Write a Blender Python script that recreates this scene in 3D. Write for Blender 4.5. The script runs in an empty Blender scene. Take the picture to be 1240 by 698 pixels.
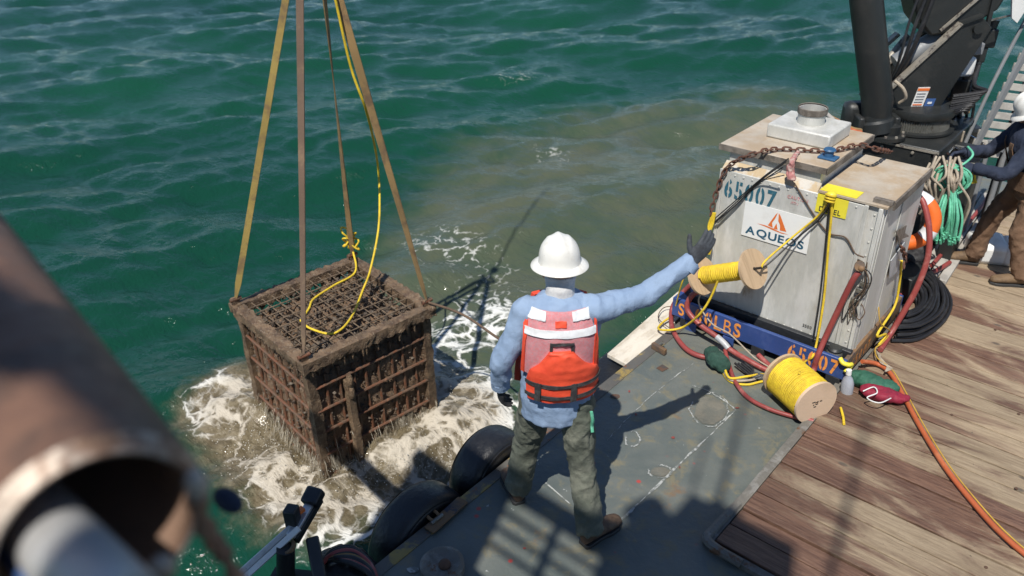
import bpy, bmesh, math, random
import numpy as np
from mathutils import Vector, Matrix, noise

random.seed(7); rng = np.random.default_rng(7)
S = bpy.context.scene
COL = S.collection
V = Vector

# ------------------------------------------------------------------ camera
F_PX, W_PX, CX, CY = 976.0, 1240.0, 620.0, 349.0
CAM = V((0, 0, 3.5))
def _ray(u, v): return V(((u - CX) / F_PX, -(v - CY) / F_PX, -1.0))
_y = _ray(1609, -240).normalized(); _x = -_ray(-664, -188).normalized()
_x = (_x - _y * _x.dot(_y)).normalized(); _z = _x.cross(_y)
ROT = Matrix((_x, _y, _z))
cd = bpy.data.cameras.new('camera'); cam = bpy.data.objects.new('camera', cd); COL.objects.link(cam)
cam.matrix_world = Matrix.Translation(CAM) @ ROT.to_4x4()
cd.sensor_width = 36; cd.lens = 36 * F_PX / W_PX
cd.clip_start = 0.02; cd.clip_end = 6000
cd.dof.use_dof = True; cd.dof.focus_distance = 4.9; cd.dof.aperture_fstop = 2.3
S.camera = cam

# ------------------------------------------------------------------ sky and sun
SUN = V((.352, -.926, 1.6)).normalized()
w = bpy.data.worlds.new('World'); S.world = w; w.use_nodes = True
nt = w.node_tree; nt.nodes.clear()
sky = nt.nodes.new('ShaderNodeTexSky'); sky.sky_type = 'NISHITA'; sky.sun_disc = False
sky.sun_elevation = math.asin(SUN.z); sky.sun_rotation = math.atan2(SUN.x, SUN.y)
sky.air_density = 0.8; sky.dust_density = 0.05; sky.ozone_density = 3.0
bg = nt.nodes.new('ShaderNodeBackground'); bg.inputs['Strength'].default_value = 0.10
wo = nt.nodes.new('ShaderNodeOutputWorld')
nt.links.new(sky.outputs[0], bg.inputs[0]); nt.links.new(bg.outputs[0], wo.inputs[0])
sl = bpy.data.lights.new('sun', 'SUN'); sl.energy = 4.6; sl.angle = math.radians(0.53); sl.color = (1, .955, .88)
so = bpy.data.objects.new('sun', sl); COL.objects.link(so); so.location = (3, -8, 14)
so.rotation_euler = SUN.to_track_quat('Z', 'Y').to_euler()
S.view_settings.view_transform = 'Standard'; S.view_settings.look = 'None'
S.view_settings.exposure = 0.18; S.view_settings.gamma = 1.0

# ------------------------------------------------------------------ helpers
def ray(u, v): return ROT @ _ray(u, v)
def onz(u, v, z=0.0):
    d = ray(u, v); return CAM + d * ((z - CAM.z) / d.z)
def ony(u, v, y):
    d = ray(u, v); return CAM + d * ((y - CAM.y) / d.y)
def onx(u, v, x):
    d = ray(u, v); return CAM + d * ((x - CAM.x) / d.x)

def tag(o, label=None, cat=None, group=None, kind=None):
    if label: o['label'] = label
    if cat: o['category'] = cat
    if group: o['group'] = group
    if kind: o['kind'] = kind
    return o
def thing(name, loc, label, cat, group=None):
    o = bpy.data.objects.new(name, None); COL.objects.link(o); o.location = loc
    o.empty_display_size = .1
    return tag(o, label, cat, group)
_world = {}
def wpos(o):
    p = V(o.location)
    return p + _world.get(o.name, V((0, 0, 0)))
def adopt(o, parent):
    """parent o (built in world coordinates) without moving it"""
    o.parent = parent
    m = Matrix.Identity(4); q = parent
    chain = []
    while q: chain.append(q); q = q.parent
    for q in reversed(chain): m = m @ q.matrix_parent_inverse @ q.matrix_basis
    o.matrix_parent_inverse = m.inverted()
    return o

def frame(d, up=V((0, 0, 1))):
    d = d.normalized()
    s = d.cross(up)
    if s.length < 1e-4: s = d.cross(V((1, 0, 0)))
    s.normalize(); return s, s.cross(d).normalized()

def smooth_path(pts, n=6):
    pts = [V(p) for p in pts]
    if len(pts) < 3: return pts
    out = []
    for i in range(len(pts) - 1):
        p0 = pts[max(i - 1, 0)]; p1 = pts[i]; p2 = pts[i + 1]; p3 = pts[min(i + 2, len(pts) - 1)]
        for k in range(n):
            t = k / n
            out.append(.5 * ((2 * p1) + (p2 - p0) * t + (2 * p0 - 5 * p1 + 4 * p2 - p3) * t * t + (3 * p1 - p0 - 3 * p2 + p3) * t ** 3))
    out.append(pts[-1]); return out

class MB:
    def __init__(s): s.v = []; s.f = []
    def add(s, vs, fs):
        b = len(s.v); s.v += [tuple(v) for v in vs]; s.f += [tuple(i + b for i in f) for f in fs]; return s
    def box(s, c, size, M=None):
        c = V(c); hx, hy, hz = [q / 2 for q in size]
        vs = []
        for x, y, z in ((-1,-1,-1),(1,-1,-1),(1,1,-1),(-1,1,-1),(-1,-1,1),(1,-1,1),(1,1,1),(-1,1,1)):
            q = V((x * hx, y * hy, z * hz))
            if M is not None: q = M @ q
            vs.append(c + q)
        return s.add(vs, [(0,3,2,1),(4,5,6,7),(0,1,5,4),(1,2,6,5),(2,3,7,6),(3,0,4,7)])
    def bb(s, x0, x1, y0, y1, z0, z1):
        return s.box(((x0+x1)/2, (y0+y1)/2, (z0+z1)/2), (abs(x1-x0), abs(y1-y0), abs(z1-z0)))
    def beam(s, a, b, wd, h, up=V((0, 0, 1))):
        a = V(a); b = V(b); d = b - a; L = d.length; sd, u = frame(d, up)
        M = Matrix((sd, d.normalized(), u)).transposed()
        return s.box((a + b) / 2, (wd, L, h), M)
    def ring(s, c, sd, u, a, b, n):
        i0 = len(s.v)
        for k in range(n):
            t = 2 * math.pi * k / n
            s.v.append(tuple(c + sd * (a * math.cos(t)) + u * (b * math.sin(t))))
        return i0
    def loft(s, rings, n=16, cap=True):
        """rings: (centre, side, up, a, b)"""
        ids = [s.ring(V(c), V(sd), V(u), a, b, n) for c, sd, u, a, b in rings]
        for p, q in zip(ids, ids[1:]):
            for k in range(n):
                l = (k + 1) % n; s.f.append((p + k, p + l, q + l, q + k))
        if cap:
            s.f.append(tuple(ids[0] + k for k in reversed(range(n)))); s.f.append(tuple(ids[-1] + k for k in range(n)))
        return s
    def tube(s, pts, r, n=8, cap=True):
        pts = [V(p) for p in pts]; m = len(pts)
        rs = r if isinstance(r, (list, tuple)) else [r] * m
        rings = []; sd = None
        for i in range(m):
            d = (pts[min(i + 1, m - 1)] - pts[max(i - 1, 0)])
            if d.length < 1e-7: d = V((0, 0, 1))
            d.normalize()
            if sd is None: sd, u = frame(d)
            else:
                sd = sd - d * sd.dot(d)
                if sd.length < 1e-5: sd, u = frame(d)
                sd.normalize(); u = sd.cross(d)
            rings.append((pts[i], sd, u, rs[i], rs[i]))
        return s.loft(rings, n, cap)
    def cyl(s, a, b, r, r2=None, n=20): return s.tube([a, b], [r, r if r2 is None else r2], n)
    def lathe(s, prof, o, ax=V((0, 0, 1)), n=32, rf=None):
        """prof: (radius, height) pairs along ax"""
        o = V(o); ax = V(ax).normalized(); sd, u = frame(ax, V((0, 1, 0)) if abs(ax.z) > .9 else V((0, 0, 1)))
        ids = []
        for r, h in prof:
            ids.append(len(s.v))
            for k in range(n):
                t = 2 * math.pi * k / n; rr = r * (rf(k, n, h) if rf else 1)
                s.v.append(tuple(o + ax * h + sd * (rr * math.cos(t)) + u * (rr * math.sin(t))))
        for p, q in zip(ids, ids[1:]):
            for k in range(n):
                l = (k + 1) % n; s.f.append((p + k, p + l, q + l, q + k))
        return s
    def prism(s, poly, vec):
        n = len(poly); vec = V(vec)
        vs = [V(p) for p in poly] + [V(p) + vec for p in poly]
        fs = [tuple(range(n))[::-1], tuple(range(n, 2 * n))] + [(k, (k+1) % n, n + (k+1) % n, n + k) for k in range(n)]
        return s.add(vs, fs)
    def ball(s, c, r, n=10, m=7, sc=(1, 1, 1), M=None):
        c = V(c); vs = []; fs = []
        for j in range(m + 1):
            ph = math.pi * j / m
            for k in range(n):
                t = 2 * math.pi * k / n
                q = V((r * sc[0] * math.sin(ph) * math.cos(t), r * sc[1] * math.sin(ph) * math.sin(t), r * sc[2] * math.cos(ph)))
                vs.append(c + (M @ q if M is not None else q))
        for j in range(m):
            for k in range(n):
                l = (k + 1) % n; fs.append((j*n+k, (j+1)*n+k, (j+1)*n+l, j*n+l))
        return s.add(vs, fs)
    def mesh(s, name, ang=38):
        me = bpy.data.meshes.new(name); me.from_pydata(s.v, [], s.f); me.validate(); 
        bm = bmesh.new(); bm.from_mesh(me); bmesh.ops.recalc_face_normals(bm, faces=bm.faces); bm.to_mesh(me); bm.free()
        if ang:
            me.polygons.foreach_set('use_smooth', [True] * len(me.polygons)); me.set_sharp_from_angle(angle=math.radians(ang))
        return me
    def build(s, name, m, parent=None, ang=38, bevel=0, label=None, kind=None):
        me = s.mesh(name, ang); me.materials.append(m)
        return link(name, me, parent, bevel, label, kind)
def link(name, me, parent=None, bevel=0, label=None, kind=None):
    o = bpy.data.objects.new(name, me); COL.objects.link(o)
    if parent is not None: adopt(o, parent)
    if bevel:
        b = o.modifiers.new('bevel', 'BEVEL'); b.width = bevel; b.segments = 2; b.limit_method = 'ANGLE'; b.angle_limit = math.radians(40)
    if label: o['label'] = label
    if kind: o['kind'] = kind
    return o
def baked(mb, name, m, mods, parent=None, label=None):
    """voxel-join the shapes of mb into one continuous surface"""
    me = mb.mesh(name + '_src', None); o = bpy.data.objects.new(name + '_src', me); COL.objects.link(o)
    for kind, kw in mods:
        md = o.modifiers.new(kind, kind)
        for k, q in kw.items(): setattr(md, k, q)
    dg = bpy.context.evaluated_depsgraph_get(); dg.update()
    res = bpy.data.meshes.new_from_object(o.evaluated_get(dg)); res.name = name
    bpy.data.objects.remove(o); bpy.data.meshes.remove(me)
    res.polygons.foreach_set('use_smooth', [True] * len(res.polygons))
    res.materials.clear(); res.materials.append(m)
    return link(name, res, parent, 0, label)
def clouds(name, size, depth=2):
    t = bpy.data.textures.new(name, 'CLOUDS'); t.noise_basis = 'IMPROVED_PERLIN'; t.noise_scale = size; t.noise_depth = depth; return t

# ------------------------------------------------------------------ materials
class NG:
    def __init__(s, name):
        s.m = bpy.data.materials.new(name); s.m.use_nodes = True; s.t = s.m.node_tree; s.n = s.t.nodes
        s.b = s.n['Principled BSDF']
    def new(s, t, **kw):
        n = s.n.new('ShaderNode' + t)
        for k, q in kw.items(): setattr(n, k, q)
        return n
    def lk(s, a, b): s.t.links.new(a, b)
    def coord(s, scale=(1, 1, 1), src='Object', rnd=False):
        if src == 'World': o = s.new('NewGeometry').outputs['Position']
        else: o = s.new('TexCoord').outputs[src]
        mp = s.new('Mapping'); mp.inputs['Scale'].default_value = scale; s.lk(o, mp.inputs['Vector'])
        if rnd:
            oi = s.new('ObjectInfo'); mu = s.new('VectorMath', operation='SCALE'); mu.inputs[0].default_value = (37, 19, 53)
            s.lk(oi.outputs['Random'], mu.inputs['Scale']); s.lk(mu.outputs[0], mp.inputs['Location'])
        return mp.outputs[0]
    def noise(s, vec, scale, detail=5, rough=.6, dist=0):
        n = s.new('TexNoise'); n.inputs['Scale'].default_value = scale; n.inputs['Detail'].default_value = detail
        n.inputs['Roughness'].default_value = rough; n.inputs['Distortion'].default_value = dist
        s.lk(vec, n.inputs['Vector']); return n.outputs['Fac']
    def rng(s, x, a, b, c=0, d=1):
        n = s.new('MapRange'); n.interpolation_type = 'SMOOTHSTEP'
        for i, q in zip((1, 2, 3, 4), (a, b, c, d)): n.inputs[i].default_value = q
        s.lk(x, n.inputs[0]); return n.outputs[0]
    def math(s, op, a, b=None):
        n = s.new('Math', operation=op)
        for i, q in enumerate((a, b)):
            if q is None: continue
            if isinstance(q, (int, float)): n.inputs[i].default_value = q
            else: s.lk(q, n.inputs[i])
        return n.outputs[0]
    def mix(s, f, a, b, mode='MIX'):
        n = s.new('Mix'); n.data_type = 'RGBA'; n.blend_type = mode
        for i, q in ((0, f), (6, a), (7, b)):
            if isinstance(q, (int, float)): n.inputs[i].default_value = q
            elif isinstance(q, tuple): n.inputs[i].default_value = (*q, 1)
            else: s.lk(q, n.inputs[i])
        return n.outputs[2]
    def bump(s, h, dist, strength=1.0, nrm=None):
        n = s.new('Bump'); n.inputs['Distance'].default_value = dist; n.inputs['Strength'].default_value = strength
        s.lk(h, n.inputs['Height'])
        if nrm is not None: s.lk(nrm, n.inputs['Normal'])
        return n.outputs[0]
    def set(s, **kw):
        for k, q in kw.items():
            i = s.b.inputs[k.replace('_', ' ')]
            if isinstance(q, (int, float)): i.default_value = q
            elif isinstance(q, tuple): i.default_value = (*q, 1)
            else: s.lk(q, i)
        return s.m

def M(name, c1, c2=None, scale=6, lo=.5, hi=.62, rough=.6, metal=0, bump=.002, bscale=60, var=.25, stretch=(1, 1, 1), c3=None, lo3=.6, hi3=.66, s3=18, rnd=False, wr=0):
    g = NG(name); v = g.coord(stretch, rnd=rnd)
    col = c1
    if c2:
        f = g.rng(g.noise(v, scale, 8, .65, .3), lo, hi); col = g.mix(f, c1, c2)
    if c3:
        f3 = g.rng(g.noise(v, s3, 6, .7), lo3, hi3); col = g.mix(f3, col, c3)
    big = g.noise(v, scale * .45 + .3, 3); fine = g.noise(v, bscale, 4)
    k = g.math('ADD', g.math('MULTIPLY', g.rng(big, .25, .75), var), g.math('MULTIPLY', fine, var * .7))
    k = g.math('ADD', k, 1 - var * .85)
    cc = g.new('CombineColor'); [g.lk(k, cc.inputs[i]) for i in range(3)]
    col = g.mix(1.0, col if not isinstance(col, tuple) else col, cc.outputs[0], 'MULTIPLY')
    rr = g.rng(fine, .2, .8, max(rough - .1, .03), min(rough + .12, 1))
    g.set(Base_Color=col, Roughness=rr, Metallic=metal)
    nb = g.bump(fine, bump) if bump else None
    if wr:
        wn = g.noise(g.coord((1.4, 1.4, 1)), 8, 3, .5, .8); nb = g.bump(wn, wr, 1.0, nb)
    if nb is not None: g.set(Normal=nb)
    return g.m

# water ------------------------------------------------------------
def water_mat():
    g = NG('sea_water')
    p = g.coord(src='World')
    at = g.new('Attribute'); at.attribute_name = 'silt'; silt0 = at.outputs['Fac']
    af = g.new('Attribute'); af.attribute_name = 'foam'; foam0 = af.outputs['Fac']
    n1 = g.noise(p, .55, 5, .6, .5); n2 = g.noise(p, 2.3, 4, .6, .8)
    e = g.math('ADD', silt0, g.math('MULTIPLY', g.math('SUBTRACT', n1, .5), .75))
    e = g.math('ADD', e, g.math('MULTIPLY', g.math('SUBTRACT', n2, .5), .25))
    silt = g.rng(e, .22, .82)
    deep = g.mix(g.rng(g.noise(p, .12, 3), .35, .65), (.0066, .056, .031), (.0048, .043, .026))
    siltc = g.mix(g.rng(g.noise(p, 1.1, 4), .35, .7), (.084, .095, .060), (.055, .078, .050))
    col = g.mix(silt, deep, siltc)
    # churned brown water hard against the cage
    ac = g.new('Attribute'); ac.attribute_name = 'churn'; churn = ac.outputs['Fac']
    cn = g.math('ADD', churn, g.math('MULTIPLY', g.math('SUBTRACT', g.noise(p, 5, 5), .5), .6))
    col = g.mix(g.rng(cn, .35, .85), col, g.mix(g.rng(g.noise(p, 7, 6, .72, .3), .42, .62), (.115, .092, .055), (.21, .175, .115)))
    # foam lace
    wv = g.new('VectorMath', operation='ADD')
    wn = g.new('TexNoise'); wn.inputs['Scale'].default_value = 2.6; wn.inputs['Detail'].default_value = 4; g.lk(p, wn.inputs['Vector'])
    sc = g.new('VectorMath', operation='SCALE'); sc.inputs['Scale'].default_value = .45; g.lk(wn.outputs['Color'], sc.inputs[0])
    g.lk(p, wv.inputs[0]); g.lk(sc.outputs[0], wv.inputs[1])
    def lace(scale):
        vo = g.new('TexVoronoi'); vo.feature = 'DISTANCE_TO_EDGE'; vo.inputs['Scale'].default_value = scale
        g.lk(wv.outputs[0], vo.inputs['Vector']); return vo.outputs['Distance']
    l1 = g.rng(lace(3.4), 0, .22, 1, 0); l2 = g.rng(lace(9), 0, .24, 1, 0)
    br = g.math('ADD', g.math('MULTIPLY', g.noise(p, 3.2, 7, .72, .25), .8), g.math('MULTIPLY', g.noise(p, 24, 4, .7), .22))
    tex = g.math('ADD', g.math('MULTIPLY', l1, .40), g.math('ADD', g.math('MULTIPLY', l2, .22), g.math('MULTIPLY', br, .62)))
    f = g.math('ADD', g.math('ADD', tex, g.math('MULTIPLY', g.math('SUBTRACT', g.noise(p, 60, 3, .7), .5), .22)), g.math('MULTIPLY', g.math('SUBTRACT', foam0, 1.0), .95))
    fm = g.math('MULTIPLY', g.rng(f, .50, .92), .95)
    foamc = g.mix(g.rng(churn, .45, 1.0), (.74, .74, .70), (.50, .45, .37))
    col = g.mix(fm, col, foamc)
    r1 = g.noise(g.coord((1, 1.9, 1), 'World'), 5.5, 4, .6, .6); r2 = g.noise(p, 19, 3, .6)
    h = g.math('ADD', g.math('MULTIPLY', r1, .036), g.math('MULTIPLY', r2, .010))
    h = g.math('ADD', h, g.math('MULTIPLY', fm, .012))
    g.set(Base_Color=col, Roughness=g.math('ADD', g.math('MULTIPLY', fm, .5), .09), IOR=1.333, Normal=g.bump(h, .75))
    return g.m
MW = water_mat()

def wood_mat():
    g = NG('deck_planks'); p = g.coord(src='World'); o = g.coord((1.2, 16, 8), rnd=True)
    oi = g.new('ObjectInfo')
    grain = g.noise(o, 3.5, 8, .72, .8); fine = g.noise(g.coord((3, 55, 30), rnd=True), 3, 5, .6)
    dry = g.mix(g.rng(grain, .32, .68), (.265, .195, .125), (.43, .335, .225))
    wet = g.mix(g.rng(grain, .35, .65), (.088, .044, .030), (.185, .104, .068))
    sx = g.new('SeparateXYZ'); g.lk(g.coord(src='World'), sx.inputs[0])
    st = g.noise(g.coord((.55, 2.2, 1), 'World'), 1.3, 9, .66, .9)
    lean = g.math('MULTIPLY', g.math('ADD', g.math('MULTIPLY', sx.outputs[0], .12), g.math('MULTIPLY', g.math('SUBTRACT', sx.outputs[1], 5.0), .055)), -1.0)
    e = g.math('ADD', g.math('ADD', st, lean), g.math('MULTIPLY', g.math('SUBTRACT', oi.outputs['Random'], .5), .24))
    f = g.rng(g.math('ADD', e, g.math('MULTIPLY', g.math('SUBTRACT', grain, .5), .30)), .47, .64)
    col = g.mix(f, dry, wet)
    ln = g.rng(grain, .62, .70); col = g.mix(g.math('MULTIPLY', ln, .32), col, (.06, .035, .025))
    kn = g.new('TexVoronoi'); kn.inputs['Scale'].default_value = 3.3; g.lk(g.coord((.8, 1.5, 1), 'World'), kn.inputs['Vector'])
    col = g.mix(g.rng(kn.outputs['Distance'], .04, .11, .75, 0), col, (.07, .06, .05))
    tone = g.math('ADD', g.math('MULTIPLY', oi.outputs['Random'], .32), .82)
    cc = g.new('CombineColor'); [g.lk(tone, cc.inputs[i]) for i in range(3)]
    col = g.mix(1.0, col, cc.outputs[0], 'MULTIPLY')
    spk = g.rng(g.noise(p, 34, 4, .7), .66, .72, 0, .7); col = g.mix(spk, col, (.05, .038, .03))
    h = g.math('ADD', g.math('MULTIPLY', grain, .6), g.math('MULTIPLY', fine, .35))
    g.set(Base_Color=col, Roughness=g.rng(f, 0, 1, .82, .5), Normal=g.bump(h, .012))
    return g.m
MWOOD = wood_mat()

def deck_mat():
    g = NG('deck_steel'); p = g.coord(src='World')
    n = g.noise(p, 1.3, 6, .6, .5); n2 = g.noise(p, 6, 7, .68, .4); n3 = g.noise(p, 26, 5, .6)
    col = g.mix(g.rng(n, .3, .7), (.088, .106, .100), (.155, .163, .145))
    col = g.mix(g.rng(n2, .50, .66, 0, .8), col, (.185, .165, .105))
    col = g.mix(g.rng(g.noise(p, 2.6, 6, .7), .60, .74, 0, .75), col, (.20, .115, .055))
    col = g.mix(g.rng(g.noise(g.coord((1, 1, 1), 'World'), 11, 5, .72), .67, .71, 0, .8), col, (.42, .43, .41))
    vo = g.new('TexVoronoi'); vo.inputs['Scale'].default_value = 6; g.lk(p, vo.inputs['Vector'])
    sp = g.math('MULTIPLY', g.rng(vo.outputs['Distance'], .05, .12, 1, 0), g.rng(g.noise(p, 2, 2), .5, .6))
    col = g.mix(sp, col, (.40, .055, .045))
    g.set(Base_Color=col, Roughness=g.rng(n2, .3, .7, .30, .58), Normal=g.bump(g.math('ADD', n3, g.math('MULTIPLY', n2, 2.0)), .004))
    return g.m
MDECK = deck_mat()

RUST = (.16, .062, .030)
m_mud   = M('mud_steel', (.185, .122, .072), (.105, .064, .038), 14, .45, .6, .62, 0, .02, 75, .7, c3=(.25, .195, .135), lo3=.54, hi3=.64, s3=48)
m_rod   = M('rust_rod', (.175, .072, .038), (.12, .074, .048), 12, .42, .56, .55, 0, .006, 110, .4, c3=(.24, .12, .07))
m_wire  = M('mud_wire', (.16, .115, .075), (.09, .06, .04), 16, .5, .6, .85, 0, .004, 120, .35)
m_shell = M('shells', (.085, .064, .048), (.15, .12, .09), 30, .5, .58, .45, 0, .01, 120, .5, c3=(.30, .27, .23), lo3=.64, hi3=.68, s3=55)
m_clump = M('clump', (.20, .125, .076), (.27, .185, .118), 18, .45, .6, .42, 0, .03, 70, .5, c3=(.17, .10, .06))
m_drain = M('draining_water', (.36, .30, .21), (.58, .54, .45), 14, .42, .62, .25, 0, .004, 60, .25)
m_drop  = M('spray', (.62, .60, .54), None, rough=.2, bump=0, var=.1)
m_strapy= M('strap_yellow', (.33, .235, .065), (.20, .13, .06), 5, .45, .65, .8, 0, .004, 160, .3)
m_strapb= M('strap_brown', (.145, .095, .065), (.22, .15, .09), 5, .5, .7, .85, 0, .004, 160, .3)
m_strapt= M('strap_tan', (.28, .18, .075), (.15, .095, .055), 5, .45, .65, .82, 0, .004, 160, .3)
m_yrope = M('yellow_rope', (.78, .56, .03), (.62, .42, .03), 20, .4, .7, .55, 0, .004, 240, .25)
m_strapo = M('dull_yellow', (.52, .33, .05), (.42, .26, .05), 20, .4, .7, .6, 0, .002, 200, .2)
m_brope = M('brown_rope', (.15, .10, .065), (.09, .06, .045), 20, .4, .7, .9, 0, .004, 240, .3)
m_beige = M('beige_rope', (.42, .36, .28), (.30, .24, .18), 20, .4, .7, .85, 0, .004, 240, .25)
m_green = M('green_rope', (.10, .44, .27), (.18, .55, .38), 20, .4, .7, .6, 0, .004, 240, .25)
m_red   = M('red_hose', (.27, .052, .047), (.38, .14, .12), 9, .5, .7, .45, 0, .001, 90, .25)
m_orange= M('orange_hose', (.43, .105, .038), (.48, .16, .07), 9, .5, .7, .5, 0, .001, 90, .2)
m_black = M('black_cable', (.016, .016, .018), (.035, .035, .036), 9, .5, .7, .42, 0, .001, 90, .3)
m_rubber= M('tyre_rubber', (.014, .015, .018), (.03, .03, .03), 4, .5, .7, .38, 0, .004, 40, .3)
m_crane = M('crane_black', (.020, .022, .022), (.034, .034, .032), 3, .5, .7, .42, 0, .001, 60, .3, c3=(.10, .09, .08), lo3=.69, hi3=.72, s3=9)
m_bare  = M('bare_edge', (.33, .30, .25), (.12, .10, .09), 14, .52, .6, .5, .3, .002, 80, .3)
m_chrome= M('chrome_rod', (.75, .75, .75), None, rough=.15, metal=1, bump=0, var=.1)
m_white = M('white_paint', (.72, .72, .70), (.60, .58, .54), 5, .5, .7, .45, 0, .001, 60, .12)
m_tank  = M('galvanised', (.52, .515, .475), (.62, .61, .575), 4.5, .42, .62, .5, .15, .002, 45, .30, stretch=(1.5, 1.5, .45), c3=(.30, .215, .125), lo3=.60, hi3=.82, s3=4.2)
m_tanktop=M('tank_top', (.42, .32, .215), (.48, .42, .34), 3.0, .42, .62, .62, .05, .003, 45, .25, c3=(.30, .17, .085), lo3=.60, hi3=.76, s3=5)
m_stain = M('tan_strip', (.47, .36, .22), (.50, .47, .42), 6, .5, .62, .6, 0, .002, 60, .2)
m_sign  = M('sign_white', (.78, .78, .76), (.70, .69, .66), 6, .55, .75, .4, 0, 0, 60, .08)
m_signy = M('sign_yellow', (.76, .66, .05), (.60, .52, .08), 9, .55, .75, .45, 0, .001, 60, .15)
m_teal  = M('stencil_teal', (.025, .115, .165), (.10, .19, .22), 30, .56, .66, .6, 0, 0, 60, .2)
m_navy  = M('letter_navy', (.012, .085, .15), None, rough=.5, bump=0, var=.1)
m_ologo = M('logo_orange', (.72, .17, .035), None, rough=.5, bump=0, var=.1)
m_ostn  = M('stencil_orange', (.78, .30, .06), (.42, .15, .05), 26, .52, .64, .6, 0, 0, 60, .2)
m_pinkl = M('faded_print', (.55, .24, .25), (.45, .42, .39), 60, .5, .56, .6, 0, 0, 60, .2)
m_blk   = M('black_print', (.03, .03, .03), None, rough=.6, bump=0, var=.1)
m_blue  = M('skid_blue', (.030, .065, .215), (.045, .08, .23), 6, .5, .65, .42, 0, .001, 60, .25, c3=(.13, .075, .045), lo3=.66, hi3=.71, s3=11)
m_lip = M('dull_lip', (.135, .115, .095), (.22, .19, .16), 9, .45, .6, .7, .1, .003, 50, .3)
m_rusty = M('rusty_beam', (.20, .115, .055), (.10, .075, .06), 5, .45, .6, .7, 0, .004, 50, .35, c3=(.045, .045, .06), lo3=.56, hi3=.62, s3=6)
m_pan   = M('pan_floor', (.10, .072, .050), (.055, .045, .038), 8, .45, .6, .85, 0, .01, 50, .4)
m_chain = M('rusty_chain', (.15, .062, .038), (.09, .06, .05), 25, .45, .6, .8, .1, .002, 120, .35)
m_wood2 = M('reel_wood', (.52, .375, .235), (.44, .31, .19), 4, .45, .65, .7, 0, .002, 60, .15, stretch=(1, 8, 1))
m_woodp = M('reel_end', (.64, .47, .33), (.56, .41, .28), 4, .45, .65, .6, 0, .001, 60, .1)
m_plank = M('white_board', (.66, .60, .50), (.52, .45, .35), 5, .5, .66, .7, 0, .004, 40, .2, stretch=(3, 1, 1))
m_yedge = M('edge_yellow', (.30, .215, .065), (.10, .095, .085), 5, .38, .48, .6, 0, .003, 60, .3, c3=(.17, .08, .04), lo3=.58, hi3=.64, s3=10)
m_wmark = M('white_mark', (.40, .41, .39), (.16, .17, .16), 22, .44, .56, .6, 0, .003, 90, .2)
m_edge  = M('deck_edge_steel', (.155, .145, .125), (.23, .22, .20), 9, .5, .62, .6, 0, .006, 50, .35, c3=(.14, .07, .035), lo3=.58, hi3=.66, s3=7)
m_patch = M('deck_patch', (.125, .125, .105), (.16, .15, .12), 8, .45, .6, .6, 0, .004, 50, .25)
m_rustp = M('rust_patch', (.10, .055, .035), (.06, .05, .045), 12, .5, .6, .8, 0, .004, 50, .3)
m_hull  = M('hull_black', (.020, .022, .026), (.06, .04, .03), 3, .55, .7, .5, 0, .003, 40, .3)
m_shirt = M('blue_shirt', (.255, .345, .49), (.215, .305, .455), 4, .4, .7, .88, 0, .002, 160, .14, wr=.010)
m_trous = M('work_trousers', (.088, .098, .076), (.150, .155, .122), 7, .42, .66, .9, 0, .004, 90, .3, wr=.014)
m_boot  = M('boot_leather', (.085, .05, .032), (.14, .09, .055), 14, .45, .6, .7, 0, .003, 90, .3)
m_glove = M('grey_glove', (.055, .062, .072), (.035, .038, .045), 22, .45, .6, .75, 0, .003, 150, .25)
m_bglove= M('black_glove', (.022, .022, .025), (.04, .04, .045), 22, .45, .6, .75, 0, .003, 150, .25)
m_skin  = M('skin', (.42, .23, .16), (.36, .18, .12), 20, .4, .7, .55, 0, .001, 120, .15)
m_gait  = M('grey_gaiter', (.56, .56, .56), (.45, .45, .46), 14, .4, .7, .9, 0, .006, 40, .2)
m_hat   = M('hat_white', (.74, .725, .68), (.62, .59, .53), 11, .50, .72, .36, 0, .0006, 60, .12, c3=(.42, .39, .34), lo3=.67, hi3=.73, s3=30)
m_vest  = M('vest_mesh', (.64, .23, .25), (.58, .28, .30), 90, .45, .55, .8, 0, .003, 260, .2)
m_vesto = M('vest_orange', (.80, .085, .035), (.74, .065, .03), 8, .45, .65, .6, 0, .002, 60, .15)
m_tape  = M('reflective_tape', (.72, .73, .74), (.62, .63, .64), 20, .45, .65, .35, 0, .002, 60, .1)
m_web   = M('black_webbing', (.028, .026, .028), (.05, .05, .05), 30, .45, .6, .8, 0, .002, 200, .2)
m_navyj = M('navy_jacket', (.018, .026, .050), (.028, .036, .062), 9, .45, .65, .9, 0, .004, 60, .3)
m_brown = M('brown_bibs', (.19, .115, .070), (.15, .085, .05), 8, .4, .65, .9, 0, .004, 60, .25)
m_tanb  = M('tan_boots', (.17, .11, .06), (.11, .07, .04), 14, .45, .6, .75, 0, .003, 80, .3)
m_ring  = M('ring_orange', (.80, .155, .02), (.70, .13, .02), 6, .45, .65, .5, 0, .001, 60, .15)
m_pipe  = M('pipe_rust', (.205, .112, .076), (.135, .080, .058), 9, .42, .62, .62, .25, .002, 50, .3, c3=(.22, .14, .10), lo3=.6, hi3=.72, s3=14)
m_bore = M('pipe_bore', (.30, .19, .135), (.22, .15, .115), 9, .45, .65, .45, .2, .002, 60, .2, c3=(.20, .12, .08), lo3=.58, hi3=.7, s3=8)
m_rodp = M('rod_pale', (.50, .50, .50), (.42, .41, .40), 9, .45, .65, .38, .25, .001, 60, .15)
m_pipee = M('pipe_cut', (.52, .44, .37), (.20, .12, .08), 18, .45, .62, .5, .3, .002, 80, .3)
m_pvc   = M('grey_pvc', (.42, .43, .44), (.34, .36, .38), 9, .45, .65, .4, 0, .001, 60, .15)
m_bluep = M('blue_hose', (.05, .11, .28), None, rough=.4, bump=0, var=.15)
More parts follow.
